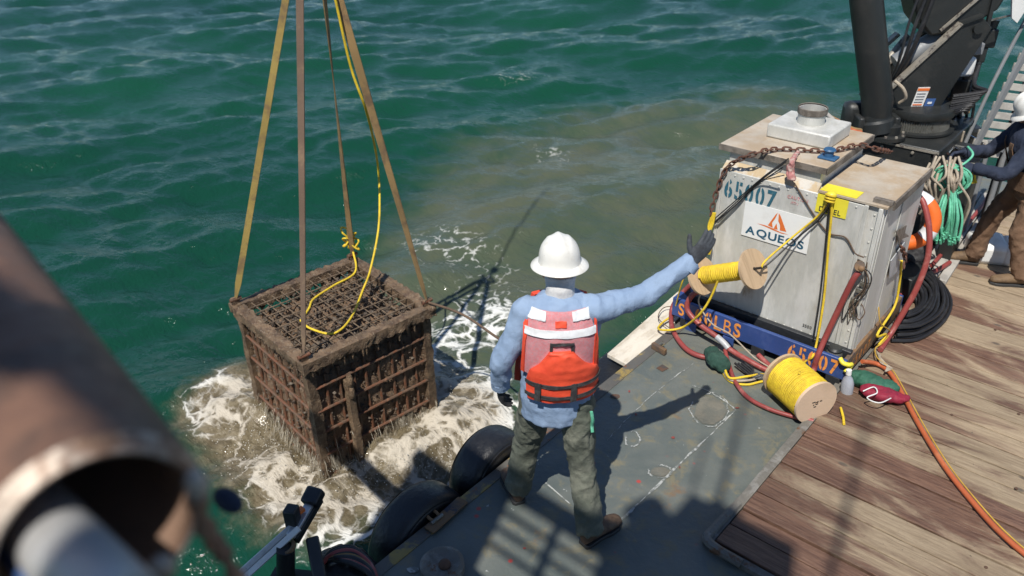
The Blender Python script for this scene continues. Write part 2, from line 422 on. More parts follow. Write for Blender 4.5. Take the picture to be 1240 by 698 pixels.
m_alu   = M('aluminium', (.60, .60, .60), (.45, .45, .45), 12, .5, .7, .35, .6, .001, 80, .15)
m_gcloth= M('green_cloth', (.018, .055, .040), (.03, .075, .055), 14, .45, .65, .9, 0, .006, 40, .3)
m_gbag  = M('green_bag', (.022, .095, .060), (.03, .12, .075), 14, .45, .65, .7, 0, .006, 40, .25)
m_rbag  = M('crimson_bag', (.24, .012, .035), (.16, .01, .03), 14, .45, .65, .7, 0, .006, 40, .25)
m_bottle= M('clear_bottle', (.36, .38, .42), (.30, .31, .36), 9, .45, .65, .2, 0, .001, 40, .15)
m_valve = M('valve_grey', (.24, .24, .22), (.13, .12, .10), 18, .5, .62, .4, .6, .002, 60, .25)
m_lblue = M('cap_blue', (.030, .10, .21), (.04, .13, .24), 9, .5, .65, .5, 0, .001, 60, .15)
m_house = M('house_white', (.62, .62, .60), (.55, .54, .50), 2, .5, .7, .5, 0, .001, 30, .1)
m_grey  = M('grey_paint', (.20, .21, .22), (.26, .26, .26), 5, .5, .65, .5, 0, .001, 60, .2)
m_slat  = M('grey_slat', (.42, .40, .36), (.33, .31, .28), 9, .45, .65, .7, 0, .002, 60, .2)
m_fray = M('frayed_tan', (.30, .18, .12), (.22, .12, .08), 30, .45, .6, .9, 0, .004, 60, .25)
m_pinkr = M('pink_rag', (.42, .17, .16), (.46, .33, .29), 30, .45, .6, .9, 0, .004, 60, .25)
m_caulk = M('seam_dark', (.030, .022, .018), None, rough=.9, bump=0, var=.2)

# ------------------------------------------------------------------ setting: sea
ZW = -1.26
CAGE_A = onz(366, 445, -.06); CAGE_R = onz(527, 372, -.06); CAGE_L = onz(282, 367, -.06)
ex = (CAGE_R - CAGE_A).normalized(); ey = V((-ex.y, ex.x, 0))
if (CAGE_L - CAGE_A).dot(ey) < 0: ey = -ey
CW = 1.27; ZT = -.06
CC = CAGE_A + ex * CW / 2 + ey * CW / 2; CC.z = 0          # cage axis

def axis(a, b, step, far, g1, g2=1.25, mid=30):
    m = list(np.arange(a, b, step)); out = []; d = step; p = b
    while p < far:
        out.append(p); d *= g1 if abs(p - b) < mid else g2; p += d
    lo = []; d = step; p = a - step
    while p > -far:
        lo.append(p); d *= g1 if abs(p - a) < mid else g2; p -= d
    return np.array(lo[::-1] + m + out)
def sea():
    xs = axis(-8.5, -2.5, .045, 2500, 1.018, 1.3, 34); ys = axis(0.2, 8.0, .045, 2500, 1.018, 1.3, 34)
    X, Y = np.meshgrid(xs, ys, indexing='ij'); Z = np.zeros_like(X)
    dist = np.hypot(X, Y)
    r = np.random.default_rng(11)
    for lam, amp, n in ((7.5, .060, 5), (4.2, .052, 7), (2.6, .027, 10), (1.5, .021, 14), (.9, .0135, 20), (.55, .0070, 26), (.33, .0026, 24)):
        for _ in range(n):
            L = lam * r.uniform(.75, 1.3); k = 2 * math.pi / L
            th = math.radians(131.6 + r.normal(0, 34) + 12); ph = r.uniform(0, 6.28)
            q = k * (X * math.cos(th) + Y * math.sin(th)) + ph
            q = q + .5 * np.sin(k * .31 * (X * -math.sin(th) + Y * math.cos(th)) + ph * 2)
            a = amp * r.uniform(.5, 1.1) / math.sqrt(n) * 1.9
            a = a * np.clip((9 * L - dist * .06) / (6 * L), 0, 1)
            s = np.sin(q); Z += a * (s + .28 * np.cos(2 * q))
    Z *= np.clip(400 / np.maximum(dist, 1), 0, 1)
    # churn around the cage
    dx = X - CC.x; dy = Y - CC.y
    u = np.abs(dx * ex.x + dy * ex.y) - CW / 2; v_ = np.abs(dx * ey.x + dy * ey.y) - CW / 2
    d = np.hypot(np.maximum(u, 0), np.maximum(v_, 0))
    near = np.argwhere(d < 1.4)
    for i, j in near:
        t = max(0, 1 - d[i, j] / 1.4)
        p = V((X[i, j] * 3.2, Y[i, j] * 3.2, .3)); p2 = V((X[i, j] * 9, Y[i, j] * 9, 5.3))
        Z[i, j] += t * t * (.085 * noise.noise(p) + .050 * noise.noise(p2) + .028 * noise.noise(p2 * 2.3) + .005)
    side = dx * ex.x + dy * ex.y        # toward the silt side
    foam = .50 * np.exp(-((d - .32) / .30) ** 2) + .42 * np.exp(-(d / .9) ** 2)
    def blob(px, rad, amp, z=ZW):
        p = onz(px[0], px[1], z); return amp * np.exp(-(((X - p.x) ** 2 + (Y - p.y) ** 2) / rad ** 2))
    for px, rad, amp in (((560, 400), .75, .80), ((560, 300), 1.0, .48), ((610, 470), .6, .75), ((520, 270), 1.1, .30), ((600, 380), .6, .72),
                         ((470, 600), .5, .62), ((560, 520), .45, .85), ((360, 585), .42, .5), ((265, 500), .35, .55), ((230, 470), .5, .40), ((620, 330), .8, .45),
                         ((330, 290), 1.0, .40), ((640, 92), 1.0, .80), ((575, 100), 1.0, .45), ((80, 62), .7, .85), ((690, 215), .7, .35), ((680, 190), .8, .62), ((640, 180), .7, .4),
                         ((440, 655), .6, .48), ((280, 250), 1.2, .36), ((820, 330), .8, .35), ((230, 145), 1.5, .36), ((95, 150), .8, .45), ((510, 300), .8, .34),
                         ((760, 350), .7, .36), ((420, 625), .5, .5), ((790, 300), 1.0, .3)):
        foam = foam + blob(px, rad, amp * .84)
    foam = np.clip(foam, 0, 1.12)
    churn = np.clip(1.2 * np.exp(-(d / .74) ** 2), 0, 1)
    # silt plume drifting off along the hull
    path = [(430, 470, .9), (560, 400, 1.3), (600, 330, 1.6), (680, 270, 2.3), (760, 220, 2.9), (850, 185, 3.3), (930, 165, 3.2)]
    silt = np.zeros_like(X)
    for (u0, v0, r0), (u1, v1, r1) in zip(path, path[1:]):
        for t in np.linspace(0, 1, 4):
            p = onz(u0 + (u1 - u0) * t, v0 + (v1 - v0) * t, ZW); rr = r0 + (r1 - r0) * t
            fade = 1.0 - .35 * max(0, (u0 + (u1 - u0) * t - 680) / 250)
            silt = np.maximum(silt, fade * np.clip(1.5 - ((X - p.x) ** 2 + (Y - p.y) ** 2) ** .5 / rr, 0, 1))
    nx, ny = X.shape
    co = np.stack([X, Y, Z + ZW], -1).reshape(-1, 3)
    idx = np.arange(nx * ny).reshape(nx, ny)
    q = np.stack([idx[:-1, :-1], idx[1:, :-1], idx[1:, 1:], idx[:-1, 1:]], -1).reshape(-1, 4)
    me = bpy.data.meshes.new('sea'); me.from_pydata(co.tolist(), [], q.tolist())
    me.polygons.foreach_set('use_smooth', [True] * len(me.polygons))
    for nme, arr in (('foam', foam), ('silt', silt), ('churn', churn)):
        a = me.attributes.new(nme, 'FLOAT', 'POINT'); a.data.foreach_set('value', arr.reshape(-1).astype(np.float32))
    me.materials.append(MW)
    o = bpy.data.objects.new('sea', me); COL.objects.link(o); tag(o, 'green choppy sea with a pale silt plume', None, None, 'structure')
sea()

# ------------------------------------------------------------------ setting: hull and decks
XE, XB = -2.61, -1.285                       # deck edge, wooden deck border
YB = 3.06; YEND = 9.6; YST = -7.0
h = MB().bb(XE + .01, 5.0, YST, YEND, -2.6, -.02).build('hull', m_hull, bevel=.03); tag(h, 'black hull side of the work boat above the sea', None, None, 'structure')
d = MB().bb(XE, 5.0, YST, YEND + .02, -.018, 0).build('steel_deck', MDECK); tag(d, 'grey painted steel deck worn to bare metal', None, None, 'structure')
DECK = d
# worn yellow edge strip, broken in lengths
y = YST
while y < 8.0:
    L = random.uniform(.5, 1.1)
    MB().bb(XE + .002, XE + .085 + random.uniform(-.012, .012), y, y + L - .004, 0, .005).build('edge_strip', m_yedge, DECK); y += L
def strip(name, pts, wd, z, m, parent, jit=.004):
    P = smooth_path([V((p[0], p[1], z)) for p in pts], 8); mb = MB(); n = len(P); vs = []
    for i, p in enumerate(P):
        dd = (P[min(i+1, n-1)] - P[max(i-1, 0)]).normalized(); sd = V((-dd.y, dd.x, 0)); w2 = wd / 2 * random.uniform(.25, 1.25)
        o2 = random.uniform(-jit, jit)
        vs += [p + sd * (w2 + o2), p - sd * (w2 - o2)]
    mb.add(vs, [(2*i, 2*i+1, 2*i+3, 2*i+2) for i in range(n - 1)])
    return mb.build(name, m, parent, ang=None)
def px_strip(name, pts, wd, z, m, parent, jit=.004): return strip(name, [onz(u, v, z) for u, v in pts], wd, z, m, parent, jit)
px_strip('weld_seam', [(742, 639), (790, 594), (842, 544), (891, 497)], .016, .004, m_wmark, DECK)
px_strip('weld_seam', [(891, 497), (878, 486), (858, 474), (838, 467)], .013, .004, m_wmark, DECK)
px_strip('weld_seam', [(660, 585), (690, 610)], .010, .004, m_wmark, DECK)
px_strip('weld_seam', [(735, 533), (762, 505), (800, 470), (840, 440)], .006, .004, m_wmark, DECK)
def ring_mark(c, a, b, wd=.012):
    pts = []
    for k in range(15):
        t = 2 * math.pi * k / 14; pts.append((c[0] + a * math.cos(t) * random.uniform(.9, 1.1), c[1] + b * math.sin(t) * random.uniform(.9, 1.1)))
    for i0, i1 in ((0, 5), (5, 9), (10, 15)): px_strip('paint_outline', pts[i0:i1], wd * random.uniform(.6, 1.1), .007, m_wmark, DECK, .005)
for c, a, b in (((859, 496), 22, 20), ((799, 571), 14, 8), ((766, 532), 9, 9)): ring_mark(c, a, b)
def patch(c, a, b, m, n=9, z=.0045):
    pts = [onz(c[0] + a * math.cos(2*math.pi*k/n) * random.uniform(.85, 1.1), c[1] + b * math.sin(2*math.pi*k/n) * random.uniform(.85, 1.1), z) for k in range(n)]
    MB().add(pts, [tuple(range(n))]).build('deck_patch', m, DECK, ang=None)
patch((860, 497), 20, 18, m_patch); patch((799, 571), 12, 6, m_patch)
patch((802, 446), 8, 5, m_rustp, 4); patch((500, 690), 8, 4, m_wmark); patch((745, 480), 6, 3, m_rustp)
for c in ((893, 494), (770, 502), (815, 530), (823, 566), (635, 664), (762, 474)):
    patch(c, random.uniform(1.2, 3), random.uniform(.8, 1.8), M('red_fleck' + str(c[0]), (.24, .05, .04), (.13, .08, .06), 40, rough=.6, bump=0), 6, .0065)
# border angle of the wooden deck
e = MB().bb(XB - .045, XB + .012, YB - .02, 8.9, 0, .034).build('border_angle', m_edge, DECK, bevel=.004)
MB().bb(XB + .012, 5.0, YB - .05, YB, 0, .036).build('border_angle', m_edge, DECK, bevel=.004)
MB().tube(smooth_path([(XB - .02, YB + .35, .03), (XB - .03, YB + .1, .035), (XB - .01, YB - .02, .035), (XB + .2, YB - .04, .032)], 6), .028, 8).build('weld_bead', m_edge, DECK)
# wooden deck of planks
wd = MB().bb(XB + .012, 4.98, YB, 8.9, .0015, .008).build('wooden_deck', m_caulk); tag(wd, 'weathered brown plank deck laid across the vessel', None, None, 'structure')
def plank_mesh(L, wdt):
    mb = MB().box((0, 0, 0), (L, wdt, .034)); me = mb.mesh('plank', None); me.materials.append(MWOOD); return me
PL = {}
y = YB + .004; k = 0
while y < 8.88:
    wdt = (.168, .150, .178, .158)[k % 4]; x = XB + .016; j = 0
    cuts = [2.2 + .55 * ((k * 7) % 5) / 2, 2.4, 3.0]
    for L in cuts:
        if x > 4.9: break
        L = min(L, 4.97 - x); key = (round(L, 3), wdt)
        if key not in PL: PL[key] = plank_mesh(L - .006, wdt - .011)
        o = bpy.data.objects.new('plank', PL[key]); COL.objects.link(o)
        o.location = (x + L / 2, y + wdt / 2, .026 + random.uniform(-.005, .005)); o.rotation_euler = (random.uniform(-.02, .02), 0, random.uniform(-.001, .001))
        adopt(o, wd)
        b = o.modifiers.new('bevel', 'BEVEL'); b.width = .005; b.segments = 2
        x += L; j += 1
    y += wdt; k += 1
ZP = .045                                     # plank surface
# bolt heads sunk in the planks
bolt = MB().lathe([(.001, .004), (.009, .003), (.010, 0)], (0, 0, 0), n=8).mesh('bolt'); bolt.materials.append(m_rustp)
for _ in range(26):
    o = bpy.data.objects.new('bolt_head', bolt); COL.objects.link(o); o.location = (random.uniform(-1.2, 1.2), random.uniform(3.2, 7.5), ZP); adopt(o, wd)

# rubber strake and white board outboard of the edge
st = MB().bb(XE - .30, XE - .004, 3.55, 6.4, -.45, -.10).build('rubber_strake', m_rubber, bevel=.04)
tag(st, 'black rubber rubbing strake under the white board', 'fender')
a, b = onz(735, 432, -.055), onz(828, 362, -.055)
mb = MB(); P = [onz(735, 433, -.06), onz(766, 450, -.06), onz(838, 372, -.06), onz(822, 356, -.06)]
mb.prism(P, (0, 0, .035)); wb = mb.build('white_board', m_plank, bevel=.004)
tag(wb, 'worn white board lying outboard of the deck edge', 'board')
cl = thing('clamp', onz(800, 424, 0), 'small rusty clamp on the yellow deck edge by the white board', 'clamp')
MB().beam(onz(790, 418, .03), onz(806, 427, .03), .03, .05).build('jaw', m_rusty, cl, bevel=.004)
MB().cyl(onz(797, 420, .02), onz(803, 415, .07), .012, n=10).build('screw', m_valve, cl)

# ------------------------------------------------------------------ tyres on the hull side
def tyre(c, R, wdt, label):
    t = thing('tyre_fender', c, label, 'tyre', 'tyre fenders hung on the hull')
    prof = []
    for k in range(25):                       # closed tyre section
        q = 2 * math.pi * k / 24
        cx = math.cos(q); sx = math.sin(q)
        prof.append((R * .70 + R * .30 * (abs(cx) ** .6) * (1 if cx > 0 else -1), wdt / 2 * (abs(sx) ** .55) * (1 if sx > 0 else -1)))
    MB().lathe(prof, c, V((1, 0, 0)), 56).build('carcass', m_rubber, t)
    for s in (-1, 1):
        MB().lathe([(R * .80, wdt * .505 * s), (R * .82, wdt * .52 * s), (R * .86, wdt * .52 * s), (R * .88, wdt * .50 * s)], c, V((1, 0, 0)), 56).build('bead_ring', m_rubber, t)
    MB().lathe([(.001, .06), (R * .45, .06), (R * .5, 0), (R * .45, -.06), (.001, -.06)], c, V((1, 0, 0)), 40).build('hub_plug', m_rubber, t)
    return t
def edge_mid(p, q, z=0): 
    a, b = onz(*p, z), onz(*q, z); return (a + b) / 2
c = edge_mid((553, 607), (625, 549)); tyre(V((XE - .13, c.y + .17, -.16)), .30, .24, 'black tyre fender on the hull beside the standing worker')
c = edge_mid((452, 688), (548, 605)); tyre(V((XE - .13, c.y + .13, -.23)), .34, .24, 'black tyre fender shackled to the deck edge at a rusty plate')
sh = thing('shackle', onz(528, 636, 0), 'rusty shackle and lug on the deck edge holding a tyre', 'shackle')
P = onz(534, 634, .01); P.x = XE + .05
MB().box(P + V((.0, .06, .010)), (.075, .30, .012), Matrix.Rotation(.06, 3, 'Z')).build('lug_plate', m_rusty, sh, bevel=.003)
MB().tube(smooth_path([P + V((-.01, -.03, .02)), P + V((-.06, -.035, .035)), P + V((-.09, -.01, .03)), P + V((-.06, .02, .035)), P + V((-.01, .02, .02))], 5), .010, 8).build('bow', m_rusty, sh)
MB().cyl(P + V((-.01, -.05, .022)), P + V((-.01, .04, .022)), .011, n=8).build('pin', m_valve, sh)

# ------------------------------------------------------------------ the cage
cg = thing('steel_cage', CC + V((0, 0, ZW)), 'rusty mud-caked steel cage full of shells hoisted from the water', 'cage')
CB = ZW - .55                                 # cage bottom, below the surface
def cp(a, b, z): return CC + ex * a + ey * b + V((0, 0, z))
HW = CW / 2
def lumpy(a, b, wd_, hh, name, m, amp=.012, seg=26, parent=cg):
    a = V(a); b = V(b); dd = (b - a).normalized(); sd, up = frame(dd); mb = MB(); n = 12; ids = []
    for i in range(seg + 1):
        c = a.lerp(b, i / seg); base = len(mb.v); ids.append(base)
        for k in range(n):
            t = 2 * math.pi * (k + .5) / n
            cx, sx = math.cos(t), math.sin(t); mx = max(abs(cx), abs(sx))
            p = c + sd * (cx / mx * wd_ / 2) + up * (sx / mx * hh / 2)
            nn = (sd * cx + up * sx)
            q = p * 26; p = p + nn * amp * (noise.noise(q) + .8 * noise.noise(q * 2.7)) + up * (-abs(noise.noise(q * 1.3)) * amp * (1.2 if sx < 0 else 0))
            mb.v.append(tuple(p))
    for p, q in zip(ids, ids[1:]):
        for k in range(n):
            l = (k + 1) % n; mb.f.append((p + k, p + l, q + l, q + k))
    mb.f.append(tuple(ids[0] + k for k in reversed(range(n)))); mb.f.append(tuple(ids[-1] + k for k in range(n)))
    return mb.build(name, m, parent, 60)
IN = HW - .075                                 # cage body is set in under the top frame
for s in (-1, 1):
    lumpy(cp(-HW, s * (HW - .045), ZT - .03), cp(HW, s * (HW - .045), ZT - .03), .10, .085, 'top_rail', m_mud, .017, 44)
    lumpy(cp(s * (HW - .045), -HW + .09, ZT - .031), cp(s * (HW - .045), HW - .09, ZT - .031), .10, .085, 'top_rail', m_mud, .017, 44)
for sa in (-1, 1):
    for sb in (-1, 1):
        lumpy(cp(sa * IN, sb * IN, CB), cp(sa * IN, sb * IN, ZT - .07), .085, .06, 'corner_post', m_mud, .011, 30)
        lg = lumpy(cp(sa * (HW - .05), sb * (HW - .05), ZT), cp(sa * (HW - .05), sb * (HW - .05), ZT + .075), .07, .022, 'lifting_lug', m_mud, .006, 6)
        MB().cyl(cp(sa * (HW - .05) - .05, sb * (HW - .05), ZT + .055), cp(sa * (HW - .05) + .05, sb * (HW - .05), ZT + .055), .018, n=10).build('shackle_pin', m_rod, lg)
# top grid
g1 = MB().cyl((-.5, 0, 0), (.5, 0, 0), .0052, n=6).mesh('grid_wire'); g1.materials.append(m_wire)
def rod(me, name, a, b, parent, m=None):
    o = bpy.data.objects.new(name, me); COL.objects.link(o); a = V(a); b = V(b)
    o.location = (a + b) / 2; o.rotation_euler = (b - a).to_track_quat('X', 'Z').to_euler(); o.scale = ((b - a).length, 1, 1)
    adopt(o, parent); return o
ng = 12
for i in range(1, ng):
    q = -HW + .07 + (CW - .14) * i / ng; ww = random.uniform(-.008, .008)
    rod(g1, 'grid_wire', cp(q, -HW + .07, ZT - .014), cp(q + ww, HW - .07, ZT - .014), cg)
for i in range(1, 10):
    q = -HW + .07 + (CW - .14) * i / 10; ww = random.uniform(-.006, .006)
    rod(g1, 'grid_wire', cp(-HW + .07, q, ZT - .003), cp(HW - .07, q + ww, ZT - .003), cg)
# a second, deeper layer of mesh with clumps caught in it
for i in range(1, 3):
    q = -IN + 2 * IN * i / 3
    rod(g1, 'grid_wire', cp(q, -IN, ZT - .16), cp(q + random.uniform(-.02, .02), IN, ZT - .15), cg)
r1 = MB().cyl((-.5, 0, 0), (.5, 0, 0), .0135, n=7).mesh('side_bar'); r1.materials.append(m_rod)
faces = [(V(cp(0, -IN, 0)) - CC, ex, -1), (V(cp(IN, 0, 0)) - CC, ey, 1), (V(cp(0, IN, 0)) - CC, ex, 1), (V(cp(-IN, 0, 0)) - CC, ey, 1)]
for off, dr, _ in faces:
    nrm = V((off.x, off.y, 0)).normalized()
    for kz, zz in enumerate((ZT - .30, ZT - .52, ZT - .74, ZT - .96, ZT - 1.2)):
        o = rod(r1, 'side_bar', CC + off + nrm * .018 - dr * IN + V((0, 0, zz + random.uniform(-.012, .012))), CC + off + nrm * .018 + dr * IN + V((0, 0, zz + random.uniform(-.012, .012))), cg)
    nb = 9
    for i in range(1, nb):
        q = -IN + 2 * IN * i / nb + random.uniform(-.015, .015)
        rod(r1, 'side_bar', CC + off + dr * q + V((0, 0, CB)), CC + off + dr * (q + random.uniform(-.012, .012)) + V((0, 0, ZT - .15 - random.uniform(0, .09))), cg)
# door post with a turnbuckle on the face toward the boat
pq = -IN + .30
lumpy(CC + faces[0][0] + ex * pq + faces[0][0].normalized() * .05 + V((0, 0, CB)), CC + faces[0][0] + ex * pq + faces[0][0].normalized() * .05 + V((0, 0, ZT - .32)), .06, .055, 'latch_post', m_mud, .01)
for zz in (-.30, -.42):
    p = CC + faces[0][0] + ex * pq + faces[0][0].normalized() * .075; MB().ball(p + V((0, 0, ZT + zz - .02)), .034, 10, 8, (.9, .9, 2.0)).build('turnbuckle', m_mud, cg)
# mesh infill and debris inside
mb = MB(); N = 22
def clumpface(o0, du, dv, nu, nv, nn, amp):
    vs = []; fs = []
    for i in range(nu + 1):
        for j in range(nv + 1):
            p = o0 + du * (i / nu) + dv * (j / nv); q = p * 7
            p = p + nn * amp * (noise.noise(q) + .6 * noise.noise(q * 2.3) + .4 * noise.noise(q * 5.1)); vs.append(p)
    for i in range(nu):
        for j in range(nv):
            a = i * (nv + 1) + j; fs.append((a, a + 1, a + nv + 2, a + nv + 1))
    mb.add(vs, fs)
J = IN - .010
up = V((0, 0, 1)); zt0 = ZT - .15
for off, dr, _ in faces:
    nn = V((off.x, off.y, 0)).normalized()
    clumpface(CC + nn * J - dr * J + V((0, 0, CB)), dr * 2 * J, up * (zt0 - CB), 44, 50, nn, .020)
clumpface(cp(-J, -J, zt0), ex * 2 * J, ey * 2 * J, 36, 36, up, .10)
mb.build('catch', m_clump, cg, 80)
# shells and lumps spilling through the bars
mb = MB()
def chip(p, r):
    a = V((random.gauss(0, 1), random.gauss(0, 1), random.gauss(0, 1))).normalized(); sd, u = frame(a)
    k = random.uniform(.3, .55)
    mb.add([p + a * r * k, p + sd * r, p + u * r * .7, p - sd * r, p - u * r * .7, p - a * r * k], [(0,1,2),(0,2,3),(0,3,4),(0,4,1),(5,2,1),(5,3,2),(5,4,3),(5,1,4)])
for _ in range(2600):
    off, dr, _s = random.choice(faces); nn = V((off.x, off.y, 0)).normalized()
    p = CC + nn * (J + random.uniform(-.012, .022)) + dr * random.uniform(-J, J) + V((0, 0, random.uniform(ZW - .05, zt0 + .1))); chip(p, random.uniform(.008, .022))
for _ in range(1700):
    p = cp(random.uniform(-J, J), random.uniform(-J, J), 0); q = p * 7
    p.z = zt0 + .1 * (noise.noise(V((p.x, p.y, zt0)) * 7)) + random.uniform(-.02, .06); chip(p, random.uniform(.012, .032))
mb.build('shells', m_shell, cg, 60, kind='stuff')
mb = MB()                                     # clots hanging under the top frame
for _ in range(420):
    off, dr, _s = random.choice(faces); nn = V((off.x, off.y, 0)).normalized()
    p = CC + nn * (IN + random.uniform(.0, .07)) + dr * random.uniform(-HW + .03, HW - .03); L = random.uniform(.02, .11) * random.random() ** .5
    mb.tube([p + V((0, 0, ZT - .06)), p + V((random.uniform(-.01, .01), 0, ZT - .08 - L * .5)), p + V((0, 0, ZT - .08 - L))], [.016, .011, .003], 5)
mb.build('hanging_clots', m_mud, cg, 60, kind='stuff')
# brown water pouring out of the sides: thin uneven sheets and strands
def curtain_mat():
    g = NG('water_sheet'); v = g.coord((9, 9, 1.6)); n = g.noise(v, 2.6, 6, .65, .6); n2 = g.noise(g.coord((26, 26, 3)), 2.0, 4, .6)
    e = g.math('ADD', g.math('MULTIPLY', n, .65), g.math('MULTIPLY', n2, .35))
    at = g.new('Attribute'); at.attribute_name = 'thin'
    e = g.math('SUBTRACT', e, g.math('MULTIPLY', at.outputs['Fac'], .34))
    g.set(Base_Color=g.mix(g.rng(e, .40, .62), (.22, .175, .11), (.50, .45, .36)), Roughness=.22, Alpha=g.rng(e, .38, .60, 0, .9), Normal=g.bump(e, .03))
    return g.m
m_sheet = curtain_mat()
mb = MB(); thin = []
for lay in range(5):
    for fi, (off, dr, _s) in enumerate(faces):
        if fi == 2: continue
        nn = V((off.x, off.y, 0)).normalized(); nu, nv = 60, 12; base = len(mb.v)
        for i in range(nu + 1):
            sx = -IN - .06 + (2 * IN + .12) * i / nu
            hgt = (.05 + .22 * max(0, .40 + noise.noise(V((sx * 2.4 + lay * 3.1, fi * 5.0, lay * 1.7))) + .5 * noise.noise(V((sx * 7, fi * 9.0, lay * 4.7))))) * (1.15, .95, .75, .6, .45)[lay]
            out = (.02, .06, .13, .22, .32)[lay] * (.7 + .5 * noise.noise(V((sx * 3, lay * 7.0, fi))))
            for j in range(nv + 1):
                q = j / nv
                p = CC + nn * (IN + .012 + .012 * lay + out * q) + dr * (sx * (1 + .10 * q * (lay + 1) / 4)) + V((0, 0, ZW + hgt - (hgt + .05) * q ** 1.8))
                p += nn * .03 * noise.noise(p * 9) * q
                mb.v.append(tuple(p)); thin.append(max(0, 1 - q * 3.2) + .35 * lay / 3)
        for i in range(nu):
            for j in range(nv):
                k = base + i * (nv + 1) + j; mb.f.append((k, k + 1, k + nv + 2, k + nv + 1))
me = bpy.data.meshes.new('water_sheet'); me.from_pydata(mb.v, [], mb.f); me.polygons.foreach_set('use_smooth', [True] * len(me.polygons))
at_ = me.attributes.new('thin', 'FLOAT', 'POINT'); at_.data.foreach_set('value', thin); me.materials.append(m_sheet); link('draining_water', me, cg, kind='stuff')
mb = MB()
for _ in range(420):
    off, dr, _s = random.choice((faces[0], faces[3], faces[1])); nn = V((off.x, off.y, 0)).normalized()
    s_ = random.uniform(-IN, IN); t = random.random() ** 1.5
    z0 = ZW + .06 + .42 * t * (.65 + .5 * noise.noise(V((s_ * 4, nn.x * 3, nn.y * 3)))); o0 = random.uniform(-.02, .05)
    vout = random.uniform(.02, .22) * (z0 - ZW) / .4; q1 = random.uniform(.25, 1.0); q0 = max(0, q1 - random.uniform(.2, .6)); pts = []
    for k in range(5):
        q = q0 + (q1 - q0) * k / 4; pts.append(CC + nn * (IN + o0 + vout * q) + dr * s_ + V((0, 0, z0 - (z0 - ZW + .03) * q * q)))
    r = random.uniform(.001, .0026); mb.tube(pts, [r * .3, r * .8, r, r * .9, r * .4], 4, False)
mb.build('draining_strands', m_drain, cg, 80, kind='stuff')
mb = MB()
for _ in range(2600):
    th = random.uniform(0, 6.283); rr = HW + abs(random.gauss(.10, .24)); p = CC + V((math.cos(th) * rr * 1.12, math.sin(th) * rr * 1.12, ZW + abs(random.gauss(.02, .085))))
    r = random.uniform(.0025, .0085) * random.random() ** .5; mb.add([p + V((0, 0, r)), p + V((r, 0, 0)), p + V((0, r, 0)), p - V((r, 0, 0)), p - V((0, r, 0)), p - V((0, 0, r))], [(0,1,2),(0,2,3),(0,3,4),(0,4,1),(5,2,1),(5,3,2),(5,4,3),(5,1,4)])
o = mb.build('spray', m_drop, None, 80); tag(o, 'spray drops flying off the water round the cage', None, None, 'stuff')

# ------------------------------------------------------------------ lifting straps
APEX = V((CC.x + .17, CC.y + .19, 3.2))
def strap(a, b, wdt, m, label, tw0, tw1, sag=.0):
    a = V(a); b = V(b); dd = (b - a).normalized(); sd, u = frame(dd); mb = MB(); n = 40; vs = []; fs = []
    for i in range(n + 1):
        t = i / n; c = a.lerp(b, t) + V((0, 0, -sag * math.sin(math.pi * t))); ang = tw0 + (tw1 - tw0) * t
        ww = wdt * min(1, .35 + t * 14) ; s_ = (sd * math.cos(ang) + u * math.sin(ang)); nn = dd.cross(s_) * .004
        vs += [c + s_ * ww / 2 + nn, c - s_ * ww / 2 + nn, c - s_ * ww / 2 - nn, c + s_ * ww / 2 - nn]
    for i in range(n):
        for k in range(4):
            l = (k + 1) % 4; fs.append((4*i+k, 4*i+l, 4*i+4+l, 4*i+4+k))
    fs += [(0,1,2,3), tuple(4*n + k for k in (3,2,1,0))]
    mb.add(vs, fs); o = mb.build('lifting_strap', m, None, 50); tag(o, label, 'strap', 'lifting straps of the cage'); return o
lug = lambda sa, sb: cp(sa * (HW - .05), sb * (HW - .05), ZT + .05)
# corners: A = toward camera, R = right, L = left, B = back
def facing(a, b):
    """twist that turns the strap's flat side to the viewer's side of the boat"""
    dd = (b - a).normalized(); sd, u = frame(dd); n = (V((0, 0, 2.5)) - a); n -= dd * n.dot(dd); n.normalize(); s_ = dd.cross(n)
    return math.atan2(s_.dot(u), s_.dot(sd))
for (sa, sb), m, wdt, dt, lab in (((-1, 1), m_strapy, .052, (.35, .5), 'yellowed lifting strap rising from the cage corner over open green water'),
                                  ((-1, -1), m_strapb, .055, (1.1, .3), 'dark brown lifting strap rising from the cage corner hung with the rope loop'),
                                  ((1, -1), m_strapt, .062, (1.2, .0), 'tan lifting strap with the yellow rope running down beside it'),
                                  ((1, 1), m_strapt, .058, (.5, 2.6), 'twisted tan lifting strap from the knotted corner of the cage')):
    a = lug(sa, sb); f0 = facing(a, APEX); strap(a, APEX + V((sa * .03, sb * .03, 0)), wdt, m, lab, f0 + dt[0], f0 + dt[1])
hk = thing('crane_hook', APEX + V((0, 0, .1)), 'crane hook block holding the four lifting straps', 'hook')
MB().box(APEX + V((0, 0, .38)), (.09, .06, .16)).build('block', m_crane, hk, bevel=.02)
MB().tube(smooth_path([APEX + V((0, 0, .27)), APEX + V((0, 0, .12)), APEX + V((.10, 0, .03)), APEX + V((.04, 0, -.05)), APEX + V((-.07, 0, -.02)), APEX + V((-.08, 0, .06))], 6), .018, 10).build('hook', m_valve, hk)
MB().cyl(APEX + V((0, 0, .55)), APEX + V((0, 0, 4.2)), .012, n=8).build('hoist_wire', m_valve, hk)

def rope(name, pts, r, m, label, cat='rope', group=None, n=7, sm=7, parent=None):
    o = MB().tube(smooth_path(pts, sm), r, n).build(name, m, parent, 80)
    if label: tag(o, label, cat, group)
    return o
